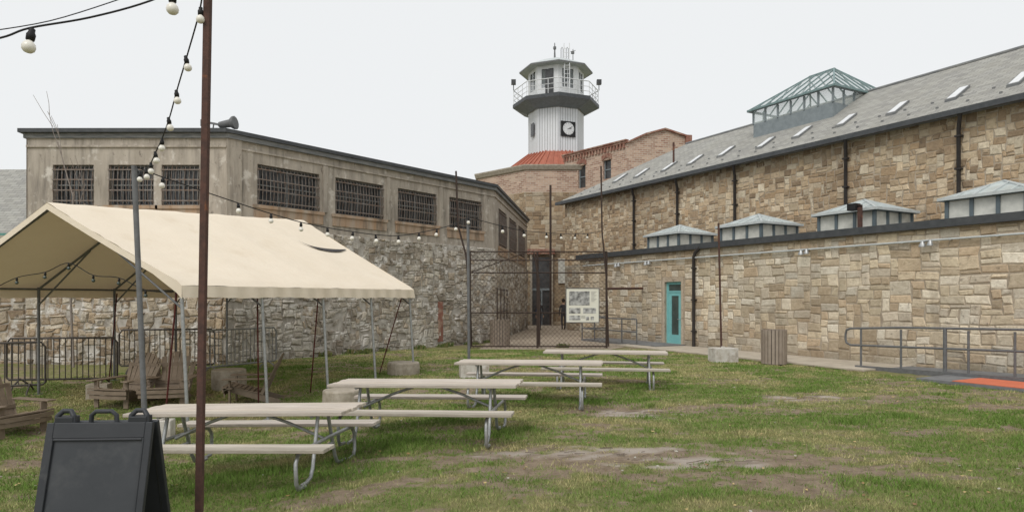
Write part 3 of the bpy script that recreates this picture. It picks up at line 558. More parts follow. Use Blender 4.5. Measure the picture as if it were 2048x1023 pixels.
mm.tube([(1.3,-.3,Z(20.1)),(1.3,-.3,Z(21.2))],.03,5); mm.tube([(1.1,-.3,Z(21.0)),(1.5,-.3,Z(21.1))],.02,5); mm.box(1.15,1.4,-.4,-.2,Z(20.85),Z(21.0)); part(mm,'mast',TW,GREYP)
mm=M()
for x in (.45,.85): mm.tube([(x,-2.75,Z(17)),(x,-2.3,Z(20.9))],.03,5)
for k in range(11): mm.tube([(.45,-2.75+.45*k/11,Z(17.2+k*.33)),(.85,-2.75+.45*k/11,Z(17.2+k*.33))],.02,5)
part(mm,'ladder',TW,WHITE)
for sx in (-1,1):
    mm=M(); mm.tube([(sx*3.32,-.3,Z(18)),(sx*3.32,-.3,Z(18.5))],.035,6); mm.box(sx*3.32-.18,sx*3.32+.18,-.5,-.15,Z(18.45),Z(18.8),1); mm.box(sx*3.32-.15,sx*3.32+.15,-.53,-.5,Z(18.5),Z(18.77),2); part(mm,'floodlight',TW,[GREYP,GREYP,GLASS])
ck=bpy.data.objects.new('clock',None); link(ck,TW); t=math.radians(-90+22.5); ap=2.17*math.cos(math.pi/8)+.03
ck.location=(ap*math.cos(t),ap*math.sin(t),Z(zat(257,50))); ck.rotation_euler=(0,0,t+math.pi/2)
mm=M(); mm.box(-.6,.6,-.08,0,-.58,.55); part(mm,'case',ck,BLK)
mm=M(); mm.lathe([(.46,0),(.46,.02)],32); o=part(mm,'dial',ck,WHITE,(0,-.085,0)); o.rotation_euler=(math.radians(90),0,0)
mm=M()
for k in range(12):
    a=math.radians(30*k); mm.beam((math.sin(a)*.36,-.115,math.cos(a)*.36),(math.sin(a)*.43,-.115,math.cos(a)*.43),.006,.035,up=(0,1,0))
for a,L_,w_ in ((math.radians(62),.34,.035),(math.radians(-118),.12,.03),(math.radians(85),.24,.04)): mm.beam((0,-.12,0),(math.sin(a)*L_,-.12,math.cos(a)*L_),w_,.006,up=(0,1,0))
part(mm,'clock_hands',ck,BLK)
mm=M(); mm.box(-.25,.25,-.05,0,-.5,.5); part(mm,'window',TW,GLASS,(-1.85,-1.02,Z(zat(260,51))),math.radians(-66))
# ================================================================ BRICK BUILDING
BK=root('brick_building','weathered red brick building with corbelled parapet','building',(3.7,47.0,0)); F1=Frame(3.7,47.0,3.6,-4.6); L1=math.hypot(3.6,4.6); F2=Frame(7.3,42.4,4.1,.9); L2=4.2
hs=[(F1.s_at(1156),F1.s_at(1171),zat(375,45.5),zat(330,45.5)),(F1.s_at(1206),F1.s_at(1222),zat(356,43.5),zat(318,43.5))]
rl=lambda f:(f.o[0]-3.7,f.o[1]-47.0,0)
BT=11.75
mm=M(); wallholes(mm,0,L1,0,BT,hs,rev=.3); part(mm,'wall',BK,BRICK,rl(F1),F1.rot)
mm=M(); mm.add([(0,0,0),(L2,0,0),(L2,0,BT+.6),(L2*.62,0,BT+1.0),(L2*.3,0,BT+.6),(0,0,BT)],[(0,1,2,3,4,5)]); mm.quad((L2,0,0),(L2,4,0),(L2,4,BT+.5),(L2,0,BT+.5)); part(mm,'wall',BK,BRICK,rl(F2),F2.rot)
mm=M(); mm.box(-.1,L1+.1,-.12,.1,BT,BT+.14); mm.box(-.1,L1+.1,-.2,.1,BT+.14,BT+.22)
k=0
while k<L1: mm.box(k,k+.14,-.1,0,BT-.3,BT-.002); k+=.28
part(mm,'cornice',BK,BRICKT,rl(F1),F1.rot)
mm=M()
for a,b_ in (((0,BT+.03),(L2*.3,BT+.63)),((L2*.3,BT+.63),(L2*.62,BT+1.03)),((L2*.62,BT+1.03),(L2,BT+.63))):
    mm.beam((a[0],0,a[1]),(b_[0],0,b_[1]),.35,.10)
mm.box(L2-.15,L2+.25,-.2,.3,BT+.1,BT+.7); part(mm,'coping',BK,BRICKT,rl(F2),F2.rot)
mm=M(); mm.add([(0,0,BT+.1),(3.6,-4.6,BT+.1),(7.7,-3.7,BT+.1),(6,2,BT+.1)],[(0,1,2,3)]); part(mm,'roof',BK,TRIMW)
for a,b_,c,e in hs:
    mm=M(); mm.box(a,b_,.2,.25,c,e,0); mm.box(a,a+.06,.14,.2,c,e,1); mm.box(b_-.06,b_,.14,.2,c,e,1); mm.box(a,b_,.14,.2,(c+e)/2-.03,(c+e)/2+.03,1); part(mm,'window',BK,[GLASS,LFRAME],rl(F1),F1.rot)
    mm=M(); nn=7
    for k in range(nn):
        u=(k+.5)/nn; xx=a-.1+(b_-a+.2)*u; zz=e+.08+.18*math.sin(math.pi*u); mm.box(xx-.055,xx+.055,-.06,0,zz-.12,zz+.2)
    part(mm,'brick_arch',BK,BRICKT,rl(F1),F1.rot)
# ================================================================ GATE FENCE
GT=root('chain_link_gate','rusty chain link gate fence across the passage','fence',(0,25,0))
xl,xr=(940-CX)/F*25,(1213-CX)/F*25
mm=M(); H=3.65; xm=(1075-CX)/F*25
for x in (xl,xm,xr): mm.tube([(x,0,-.1),(x,0,H)],.04,8)
for z in (.08,zat(625,25),zat(545,25),H-.02,zat(520,25)): mm.tube([(xl,0,z),(xr,0,z)],.024,6)
mm.tube([(xl,0,zat(545,25)),((1060-CX)/F*25,0,H)],.018,6); part(mm,'frame',GT,RUSTD)
mm=M(); sp_=.17; k=xl-H
while k<xr:
    for sgn in (1,-1):
        a=max(k,xl); b_=min(k+H,xr)
        if b_-a>.02:
            za,zb=((a-k),(b_-k)) if sgn==1 else (H-(a-k),H-(b_-k)); mm.beam((a,.006*sgn,za),(b_,.006*sgn,zb),.008,.008)
    k+=sp_
part(mm,'mesh',GT,RUSTD)
R=root('passage_fence','dark iron passage fence behind the gate','fence',(-.6,27,0)); mm=M()
for k in range(7): mm.tube([(k*.12,k*1.6,0),(k*.12,k*1.6,2.3)],.025,6)
for z in (.2,1.3,2.25): mm.tube([(0,0,z),(.72,9.6,z)],.018,6)
part(mm,'frame',R,RUSTD)
def post(name,label,pts,r,mat=RUST,cat='post'):
    b_=pts[0]; R=[tuple(Vector(p)-Vector(b_)) for p in pts]; mm=M(); mm.tube(R,r,8); o=part(mm,name,None,mat,tuple(b_)); tag(o,label,cat); return o
post('fence_post','tall rusty bent steel post beside the gate',[W(943,692,25.2),W(940,600,25.2),W(932,510,25.2),W(916,450,25.2),W(912,342,25.2)],.035,RUSTD)
post('fence_post','tall thin rusty post beside the gate',[W(1217,692,24.8),W(1213,560,24.8),W(1204,460,24.8),W(1202,332,24.8)],.03,RUSTD)
post('fence_post','short rusty bent post in the gate',[W(1079,690,24.8),W(1078,560,24.8),W(1068,505,24.8)],.035,RUSTD)
post('steel_pole','thin grey steel pole carrying string lights',[Vector((-1.02,15.8,0)),W(936,440,15.8)],.035,GREYP,'pole')
post('steel_pole','thin rusty pole in a white concrete base',[Vector(((1443-CX)/F*19.9,19.9,.2)),W(1437,446,19.9)],.032,RUST,'pole')
post('wall_pipe','rusty standpipe rising up the passage wall',[W(1101,650,44),W(1101,370,44)],.07,RUSTD,'pipe')
post('wall_pipe','horizontal rusty pipe on the stone wall',[W(1213,577,26),W(1300,576,28.5)],.05,RUST,'pipe')
p0=W(1165,610,24.7); R=root('information_board','cream framed information board with old photographs','sign',(p0.x,p0.y,p0.z)); w_,h_=.6,.62
mm=M(); mm.box(-w_,w_,-.02,.02,-h_,h_,0); part(mm,'panel',R,mk('board_cream',(.76,.75,.66),(.74,.72,.62),bump=0,rough=.5))
mm=M()
for x0,x1_,z0,z1_ in ((-w_-.02,w_+.02,h_,h_+.025),(-w_-.02,w_+.02,-h_-.025,-h_),(-w_-.025,-w_,-h_,h_),(w_,w_+.025,-h_,h_)): mm.box(x0,x1_,-.035,.02,z0,z1_)
part(mm,'frame',R,GREYP)
PH=mk('old_photograph',(.62,.62,.6),(.05,.05,.05),scale=5,bump=0,rough=.5,detail=3)
for x0,x1_,z0,z1_ in ((-.5,.26,.0,.52),(-.5,-.08,-.3,-.1),(-.5,-.08,-.55,-.38),(.02,.5,-.3,-.1),(.12,.24,-.55,-.42),(.3,.42,-.55,-.42)):
    mm=M(); mm.box(x0,x1_,-.026,-.021,z0,z1_); part(mm,'printed_photograph',R,PH)
mm=M()
for k in range(9): mm.box(.32,.52-.04*(k%3),-.025,-.021,.5-k*.045,.51-k*.045)
for k in range(3): mm.box(-.05,.1,-.025,-.021,-.4-k*.04,-.39-k*.04)
part(mm,'printed_lettering',R,GREYP)
R=root('door_platform','grey metal railed landing at the turquoise door','landing',(*RF.o,0),RF.rot); e1=RF.s_at(1372)
e0=RF.s_at(1345)-4.2
mm=M(); mm.box(e0,e1,-1.5,-.05,0,.09); part(mm,'deck',R,DECK)
mm=M()
for z in (.55,1.05): mm.tube([(e0,-1.45,z),(e1-1.2,-1.45,z)],.028,6); mm.tube([(e0,-1.45,z),(e0,-.1,z)],.028,6)
for k in range(5): x=e0+(e1-1.2-e0)*k/4; mm.tube([(x,-1.45,.0),(x,-1.45,1.05)],.028,6)
part(mm,'railing',R,GREYP)
# ramp
R=root('access_ramp','grey metal access ramp with pipe railings and orange mat','ramp',(*RF.o,0),RF.rot)
r0=RF.s_at(1715,-1.5); r1=6.0; yy=-1.55
mm=M(); mm.add([(r0,yy,0),(r1,yy,0),(r1,-.1,0),(r0,-.1,0),(r0,yy,.03),(r1,yy,.22),(r1,-.1,.22),(r0,-.1,.03)],[(0,3,2,1),(4,5,6,7),(0,1,5,4),(1,2,6,5),(2,3,7,6),(3,0,4,7)])
mm.beam((r0,yy-.035,.02),(r1,yy-.035,.2),.06,.14,1); part(mm,'deck',R,[DECK,GREYP])
mm=M(); xs_=[RF.s_at(px,yy) for px in (1722,1802,1890,1937,2030)]; hz=lambda x:.07+.2*(x-r0)/(r1-r0)
for x in xs_: mm.tube([(x,yy,0),(x,yy,hz(x)+1.0)],.028,8)
xe=xs_[0]-.45
mm.tube([(xe+.15,yy,.62),(xe+.03,yy,.67),(xe,yy,.77),(xe,yy,.9),(xe+.03,yy,1.02),(xe+.15,yy,1.07),(xs_[1],yy,hz(xs_[1])+1.05),(r1,yy,hz(r1)+1.05)],.03,8); mm.tube([(xe+.15,yy,.62),(r1,yy,hz(r1)+.6)],.028,8)
mm.tube([(xs_[2],yy,hz(xs_[2])+1.07),(xs_[2],yy,0)],.045,8)
part(mm,'railing',R,GREYP)
L0=RF.s_at(1870,-2.1); M0=RF.s_at(1945,-2.0)
mm=M(); mm.box(L0,r1,-2.85,-1.62,0,.07); part(mm,'landing_plate',R,DECK); mm=M(); mm.box(M0,r1,-2.82,-1.68,.072,.085); part(mm,'mat',R,ORANGE)
# ================================================================ BINS
def bin_(px,d,label,grp='slatted litter bins'):
    R=root('litter_bin',label,'bin',((px-CX)/F*d,d,0),0,grp); mm=M()
    for k in range(22):
        t=2*math.pi*k/22; c_,s_=math.cos(t),math.sin(t); mm.beam((.33*c_,.33*s_,.04),(.33*c_,.33*s_,1.0),.03,.078,up=(-s_,c_,0))
    part(mm,'slats',R,BROWNBIN); mm=M(); mm.lathe([(.30,.04),(.30,.97)],20,caps=False); mm.lathe([(.31,0),(.31,.06)],20); mm.lathe([(.31,.96),(.25,.98),(.22,.9)],20,caps=False); part(mm,'liner',R,PIPE); return R
bin_(1548,18.9,'taupe slatted round litter bin by the stone wall'); R=bin_(1000,25.9,'taupe slatted round litter bin behind the gate'); R.scale=(1.12,1.12,1.05)
# ================================================================ PICNIC TABLE
PT=root('picnic_table','weathered wooden picnic table on galvanised pipe legs','picnic table',(0,0,0),0,'picnic tables on the lawn'); L=1.3
RW=random.Random(3); wc=lambda:(lambda f:(f,f*RW.uniform(.95,1),f*RW.uniform(.9,1)))(RW.uniform(.68,1.05))
mm=M()
for k in range(5):
    y=-.37+k*.15; e=RW.uniform(-.012,.012); mm.box(-L+e,L+e,y,y+.14,.715,.755+RW.uniform(-.003,.003),0,wc())
part(mm,'tabletop',PT,WOODT,bev=.006)
for sg in (-1,1):
    mm=M()
    for j in (0,1): y=sg*.72+(-.14+j*.145); mm.box(-L,L,y,y+.136,.42,.46,0,wc())
    part(mm,'bench',PT,WOODT,bev=.006)
for sg in (-1,1):
    mm=M(); x=sg*.92; r=.022
    for s2 in (-1,1):
        mm.tube([(x,s2*.30,.71),(x,s2*.06,.705),(x,s2*.05,.69)],r); mm.tube([(x,s2*.12,.71),(x,s2*.18,.52),(x,s2*.3,.14),(x,s2*.36,.05),(x,s2*.46,.02),(x,s2*.6,.02)],r)
        mm.tube([(x+.05*sg,0,.41),(x+.05*sg,s2*.62,.40),(x+.05*sg,s2*.74,.38),(x+.05*sg,s2*.80,.3),(x+.05*sg,s2*.80,.1),(x+.05*sg,s2*.76,.03),(x+.05*sg,s2*.6,.02)],r)
    mm.tube([(x,0,.40),(sg*.5,0,.58),(sg*.12,0,.705)],.018); mm.tube([(x,-.3,.7),(x,.3,.7)],.02)
    mm.tube([(x,-.26,.3),(x,.26,.3)],.016)
    part(mm,'leg_frame',PT,GALV)
PT.location=(-3.05,7.72,-.13); PT.rotation_euler=(0,math.radians(-1.8),math.radians(-8))
for (x,y,z,rx) in ((-1.17,9.25,-.02,-.8),(.32,12.0,0,-.3),(2.0,14.3,0,0)): dup(PT,(x,y,z),math.radians(-8),None,math.radians(rx))
# ================================================================ TENT
NR=Vector((-5.03,10.2,0)); FR=Vector((-2.52,16.65,0)); td=(FR-NR).normalized(); nd=Vector((-td.y,td.x,0)); HWd=3.0
TE=root('canopy_tent','cream canvas gable canopy tent on metal poles','tent',(NR.x,NR.y,0)); LT=(FR-NR).length
def tp(t,w,z): return (NR+td*(t*LT)+nd*(HWd*(1-w)+.35*t*(1-abs(w)))) - NR + Vector((0,0,z))
def cz(t,w):
    rzv=3.5+.48*t; a=abs(w); ez_=2.12
    z=rzv+(ez_-rzv)*min(a,.97)/1.0
    if a>.97: z-= (a-.97)*2.5
    z-= .045*math.sin(math.pi*a)*(.4+.6*abs(math.sin(math.pi*t*4)))
    return z
def proj(v): v=v+NR; return (CX+v.x*F/v.y, HY-(v.z-EYE)*F/v.y)
nt_,nw=60,48; mm=M(); vs=[];fs=[]
for i in range(nt_+1):
    for j in range(nw+1):
        t=-.01+1.02*i/nt_; w_=-1+2*j/nw; vs.append(tp(t,w_*1.01,cz(min(1,max(0,t)),w_)+.03*(fb1(t*9,w_*3.5)-.5)+.006*math.sin(j*2.1+3*math.sin(i*.4))))
for i in range(nt_):
    for j in range(nw): a=i*(nw+1)+j; fs.append((a,a+1,a+nw+2,a+nw+1))
mm.add(vs,fs,0,None,True)
for sgn in (1,-1):
    vs=[];fs=[]
    for i in range(121):
        t=-.01+1.02*i/120; vs.append(tp(t,sgn*1.01,cz(min(1,max(0,t)),sgn))); vs.append(tp(t,sgn*(1.014+.006*math.sin(i*.8)),1.90+.004*math.sin(i*1.1)+.008*math.sin(i*.21)))
    for i in range(120): fs.append((2*i,2*i+2,2*i+3,2*i+1))
    mm.add(vs,fs,0,None,True)
for t in (-.01,1.01):
    vs=[];fs=[]
    for j in range(61):
        w_=-1+2*j/60; z=cz(min(1,max(0,t)),w_); vs.append(tp(t,w_*1.01,z)); vs.append(tp(t,w_*1.01,z-.11-.12*max(0,abs(w_)-.8)*4))
    for j in range(60): fs.append((2*j,2*j+1,2*j+3,2*j+2))
    mm.add(vs,fs,0,None,True)
part(mm,'canopy',TE,CANVAS)
def inv(px,py):
    best=None
    for i in range(101):
        for j in range(101):
            t,w_=i/100,j/100; q=proj(tp(t,w_,cz(t,w_))); e=(q[0]-px)**2+(q[1]-py)**2
            if best is None or e<best[0]: best=(e,t,w_)
    return best[1],best[2]
A_,B_,C_=inv(597,483),inv(640,500),inv(694,501)
mm=M(); vs=[];fs=[]
for i in range(25):
    u=i/24; t=A_[0]*(1-u)*(1-2*u)+4*B_[0]*u*(1-u)+C_[0]*u*(2*u-1); wq=A_[1]*(1-u)*(1-2*u)+4*B_[1]*u*(1-u)+C_[1]*u*(2*u-1); th=.003+.020*math.sin(math.pi*min(1,u**1.6))
    for s_ in (-1,1): w_=wq+s_*th; vs.append(tp(t,w_,cz(t,w_)+.035))
for i in range(24): fs.append((2*i,2*i+1,2*i+3,2*i+2))
mm.add(vs,fs); part(mm,'printed_emblem',TE,PIPE)
for sgn in (1,-1):
    for k in range(5):
        t=k/4; p=tp(t,sgn*.98,0); wp_=p+NR; g_=gz(wp_.x,wp_.y); ln=Vector((.13,-.02,0)) if sgn>0 else Vector((0,0,0)); mm=M(); mm.tube([(p.x+ln.x,p.y+ln.y,g_-.05),(p.x,p.y,2.12)],.028,8); mm.box(p.x+ln.x-.08,p.x+ln.x+.08,p.y+ln.y-.08,p.y+ln.y+.08,g_,g_+.012); part(mm,'leg',TE,GALV if sgn>0 else GREYP)
mm=M()
for k in range(5):
    t=k/4; A=tp(t,.98,2.08); B=tp(t,0,3.42+.48*t); C=tp(t,-.98,2.08); mm.tube([A,B],.024); mm.tube([B,C],.024)
    mm.tube([tp(t,.45,cz(t,.45)-.08),tp(t,.98,1.75)],.018); mm.tube([tp(t,-.45,cz(t,-.45)-.08),tp(t,-.98,1.75)],.018)
for w_ in (.98,0,-.98): mm.tube([tp(0,w_,cz(0,w_)-.08 if w_==0 else 2.08),tp(1,w_,cz(1,w_)-.08 if w_==0 else 2.08)],.022)
part(mm,'roof_frame',TE,GREYP)
STR=mk('dark_red_strap',(.14,.03,.025),(.06,.02,.02),bump=0)
for t,w_,t2,w2 in ((.25,.95,.33,.8),(.5,.95,.58,.75),(.98,.95,.93,.8),(.5,-.95,.42,-.8),(.0,.95,.06,.7)):
    mm=M(); mm.tube([tp(t,w_,2.0),tp(t2,w2,-.1+gz(*(tp(t2,w2,0)+NR).xy))],.014,5); part(mm,'tie_strap',TE,STR)
def strand(label,pts,bulbs,r=.006,br=.034,dark_b=False):
    b0=Vector(pts[0]); R=root('string_lights',label,'string lights',tuple(b0),0,'festoon light strings'); mm=M(); P=[Vector(p)-b0 for p in pts]
    Q=[]
    for i in range(len(P)-1):
        p0=P[max(0,i-1)];p1=P[i];p2=P[i+1];p3=P[min(len(P)-1,i+2)]
        for k in range(6):
            t=k/6; Q.append(.5*((2*p1)+(p2-p0)*t+(2*p0-5*p1+4*p2-p3)*t*t+(3*p1-p0-3*p2+p3)*t**3))
    Q.append(P[-1]); mm.tube(Q,r,5); part(mm,'cable',R,BLK)
    bm_=M(); bm_.lathe([(.3*br,-.0),(.45*br,-.15*br),(.85*br,-.6*br),(br,-1.1*br),(.9*br,-1.6*br),(.55*br,-1.95*br),(.05*br,-2.1*br)],14,smooth=True,caps=False); bme=mesh(bm_,'bulb',[DOORG if dark_b else BULB])
    sm_=M(); sm_.lathe([(.3*br,.0),(.6*br,0),(.65*br,.9*br),(.45*br,1.3*br),(.45*br,1.8*br),(.15*br,2*br)],10,smooth=True); sme=mesh(sm_,'socket',[BLK])
    for p in bulbs:
        q=Vector(p)-b0; rx_,ry_=random.uniform(-.15,.15),random.uniform(-.15,.15)
        for nm,me_ in (('socket',sme),('bulb',bme)):
            o=bpy.data.objects.new(nm,me_); link(o,R); o.location=q+Vector((0,0,-1.9*br)); o.rotation_euler=(rx_,ry_,0)
    return R
strand('black cable with white bulbs strung high overhead',[W(-120,95,2.9),W(0,76,3.05),W(60,56,3.1),W(180,35,3.2),W(300,2,3.3),W(420,-50,3.4)],[W(60,56,3.1),W(345,-18,3.33)],.005,.03)
strand('thin bare cable strung high overhead',[W(-60,68,3.3),W(100,42,3.4),W(260,-8,3.5)],[],.003)
dq=lambda x:1/(1/5.6+(1/9.5-1/5.6)*(405-x)/(405-275))
b2=[(401,14),(374,112),(354,180),(339,235),(324,277),(312,303),(302,325),(293,337),(280,343)]
strand('black cable with white bulbs falling from tall rusty post',[W(404,-40,5.6)]+[W(x,y,dq(x)) for x,y in b2]+[W(270,332,9.5)],[W(x,y,dq(x)) for x,y in b2],.007,.036)
dq3=lambda x:1/(1/9.5+(1/15.8-1/9.5)*(x-275)/(665))
b3=[(325,354),(477,406),(542,427),(602,444),(655,455),(705,463),(752,469),(797,471),(838,465),(873,458),(912,447),(937,434)]
strand('long black cable with white bulbs strung across the yard',[W(270,332,9.5)]+[W(x,y,dq3(x)) for x,y in b3],[W(x,y,dq3(x)) for x,y in b3],.009,.042)
dq4=lambda x:1/(1/15.8+(1/25-1/15.8)*(x-937)/(268))
b4=[(1005,452),(1048,461),(1093,465),(1122,467),(1150,468),(1175,467)]
strand('black cable with white bulbs running to the gate post',[W(937,434,15.8)]+[W(x,y,dq4(x)) for x,y in b4]+[W(1204,462,25)],[W(x,y,dq4(x)) for x,y in b4],.010,.046)
tb=[tp(.03,w_,cz(0,w_)-.22-.75*(1-abs(w_))-.08*((k%2)))+NR for k,w_ in enumerate((.85,.65,.45,.25,.05,-.15,-.4,-.65))]
strand('dark bulb string looped under the tent gable',[tuple(p) for p in tb],[tuple(p) for p in tb[1:]],.008,.03,True)
# ================================================================ poles near
p=Vector((( 397-CX)/F*5.75,5.75,gz(-2.7,5.75))); R=root('rusty_post','tall rusty square steel post leaning slightly on stone base','post',tuple(p))
mm=M(); q=W(417,-80,5.7)-p; mm.beam((0,0,-.1),tuple(q),.056,.056); part(mm,'shaft',R,RUST,bev=.004)
mm=M(); mm.lathe([(.2,0),(.22,.05),(.17,.09),(.05,.1)],9,a0=.3); part(mm,'base_stone',R,mk('pink_block',(.5,.38,.34),(.4,.3,.27),bump=.5))
p=Vector(((293-CX)/F*9.4,9.4,gz(-5.2,9.4))); q=W(268,332,9.5); post('steel_pole','grey steel pole beside the tent carrying string lights',[p,q],.038,GREYP,'pole')
# ================================================================ concrete weights
def weight(px,d,r,h,label,mat=CONC,sq=False):
    x=(px-CX)/F*d; mm=M()
    if sq: mm.box(-r,r,-r*.7,r*.7,-.03,h); mm.box(-.05,.05,-.05,.05,h,h+.04)
    else: mm.lathe([(r*.98,-.05),(r,.03),(r*1.01,h*.5),(r*.99,h-.03),(r*.95,h),(r*.2,h+.004)],22)
    o=part(mm,'concrete_weight',None,mat,(x,d,gz(x,d)),random.random()*.4,bev=.012 ); tag(o,label,'concrete block')
weight(458,14.6,.36,.42,'round rough concrete tent weight'); weight(684,11.9,.34,.42,'round rough concrete weight beside tent leg'); weight(807,16.6,.40,.30,'low round concrete weight at tent corner')
weight(948,16.0,.34,.36,'whitewashed concrete block holding a pole',WCONC,True); weight(1446,19.7,.36,.42,'white concrete block holding a rusty pole',WCONC,True); weight(322,10.6,.18,.3,'small white concrete block by table',WCONC,True); weight(198,13.6,.2,.3,'small concrete block near chairs',CONC,True)
# ================================================================ adirondack chair
AC=root('adirondack_chair','low brown slatted adirondack chair under the tent','chair',(0,0,0),0,'adirondack chairs')
mm=M()
for k in range(8):
    y=-.44+k*.092; z=.36-(k)*.02; x_=.44 if k<2 else .31; mm.beam((-x_,y,z),(x_,y,z),.085,.022,up=(0,0,1))
for k in range(2):
    z=.30-k*.085
    for j in range(6):
        u0=-1+j/3;u1=u0+1/3; mm.beam((u0*(.44-.02*k),-.46-.06*(1-u0*u0)+.02*k,z),(u1*(.44-.02*k),-.46-.06*(1-u1*u1)+.02*k,z),.02,.07)
part(mm,'seat',AC,CHAIRM)
mm=M()
for k in range(7):
    u=(k-3)/3; hh=.88-.24*u*u; x=u*.25; xt=u*.34; mm.beam((x,.22,.22),(xt,.22+hh*.42,.22+hh*.86),.092,.02,up=(0,1,0))
mm.beam((-.32,.27,.40),(.32,.27,.40),.03,.06); mm.beam((-.33,.46,.74),(.33,.46,.74),.03,.06); part(mm,'backrest',AC,CHAIRM)
for sg in (-1,1):
    mm=M(); mm.box(sg*.40-.08,sg*.40+.08,-.48,.38,.50,.525); part(mm,'armrest',AC,CHAIRM,bev=.01)
    mm=M(); mm.beam((sg*.34,-.36,0),(sg*.34,-.36,.50),.03,.1,up=(1,0,0)); part(mm,'leg',AC,CHAIRM)
    mm=M(); mm.beam((sg*.28,-.40,.33),(sg*.28,.55,.02),.03,.12); part(mm,'leg',AC,CHAIRM)
    mm=M(); mm.beam((sg*.345,.36,.50),(sg*.30,.22,.2),.03,.06); part(mm,'arm_brace',AC,CHAIRM)
def pl(px,d): x=(px-CX)/F*d; return (x,d,gz(x,d))
AC.location=pl(253,13.0); AC.rotation_euler=(0,0,math.radians(-14))
for px,d,rt,lb in ((338,13.1,12,None),(505,13.2,-78,'brown slatted adirondack chair turned sideways'),(14,10.9,72,'low brown adirondack chair beside the barricade')): dup(AC,pl(px,d),math.radians(rt),lb)
# ================================================================ barricades
BR=root('crowd_barrier','dull dark steel crowd control barrier on the grass','barrier',(0,0,0),0,'steel crowd barriers')
mm=M(); hw=1.12; mm.tube([(-hw,0,.25),(-hw,0,1.0),(-hw+.08,0,1.1),(hw-.08,0,1.1),(hw,0,1.0),(hw,0,.25),(hw-.05,0,.2),(-hw+.05,0,.2),(-hw,0,.25)],.022)
for k in range(1,19): x=-hw+2*hw*k/19; mm.tube([(x,0,.2),(x,0,1.1)],.011,5)
pan_o=part(mm,'panel',BR,BARRI)
for sg in (-1,1): mm=M(); mm.tube([(sg*.85,-.32,0),(sg*.85,-.28,.08),(sg*.85,0,.22),(sg*.85,.28,.08),(sg*.85,.32,0)],.018); part(mm,'foot',BR,BARRI)
BR.location=pl(125,14.6); BR.rotation_euler=(0,0,math.radians(8))
for px,d,rt,lb in ((335,16.8,10,None),(-40,13.7,25,None),(482,17.1,60,'pale grey steel crowd barrier near the stone wall')):
    o=dup(BR,pl(px,d),math.radians(rt),lb)
    if lb:
        for c in o.children:
            c.data=c.data.copy(); c.data.materials[0]=BARRP
# ================================================================ sandwich board
SB=root('sandwich_board','black plastic A-frame sandwich board, blank','sign board',(-3.22,5.25,gz(-3.26,5.25)),math.radians(3))
Hh=1.18; spd=.34; wb=.40
def panel(mm,sg):
    bt=Vector((0,sg*spd,0)); tpv=Vector((0,sg*.045,Hh)); ax=(tpv-bt); up=ax.normalized(); nn=Vector((0,sg,0))-up*up.dot(Vector((0,sg,0))); nn.normalize()
    def slab(x0,x1_,a,b_,n0,n1,mt):
        vs=[]
        for nv in (n0,n1):
            for u in (a,b_):
                for x in (x0,x1_): p=bt+ax*u+nn*nv; vs.append((x+p.x,p.y,p.z))
        mm.add(vs,[(0,2,3,1),(4,5,7,6),(0,1,5,4),(2,6,7,3),(0,4,6,2),(1,3,7,5)],mt)
    wt=wb
    slab(-wt,-wt+.055,0,1,-.03,.012,0); slab(wt-.055,wt,0,1,-.03,.012,0); slab(-wt+.055,wt-.055,.9,1,-.03,.012,0); slab(-wt+.055,wt-.055,.0,.07,-.03,.012,0); slab(-wt+.055,wt-.055,.07,.9,-.02,-.004,1)
    slab(-wt+.05,-wt+.065,.07,.9,-.004,.018,0); slab(wt-.065,wt-.05,.07,.9,-.004,.018,0); slab(-wt+.065,wt-.065,.885,.9,-.004,.018,0)
for sg in (-1,1): mm=M(); panel(mm,sg); part(mm,'panel',SB,[BLACKP,BLACKS],bev=.006)
for x in (-.28,.28):
    mm=M(); mm.tube([(x-.065,-.03,Hh-.04),(x-.06,-.02,Hh+.05),(x-.03,0,Hh+.085),(x+.03,0,Hh+.085),(x+.06,-.02,Hh+.05),(x+.065,-.03,Hh-.04)],.022,8); mm.box(x-.07,x+.07,-.05,.05,Hh-.06,Hh+.045); part(mm,'hinge_clip',SB,BLACKP,bev=.01)
mm=M(); mm.tube([(-.1,0,Hh-.03),(-.095,0,Hh+.05),(-.06,0,Hh+.08),(.06,0,Hh+.08),(.095,0,Hh+.05),(.1,0,Hh-.03)],.018,8); part(mm,'handle',SB,BLACKP)
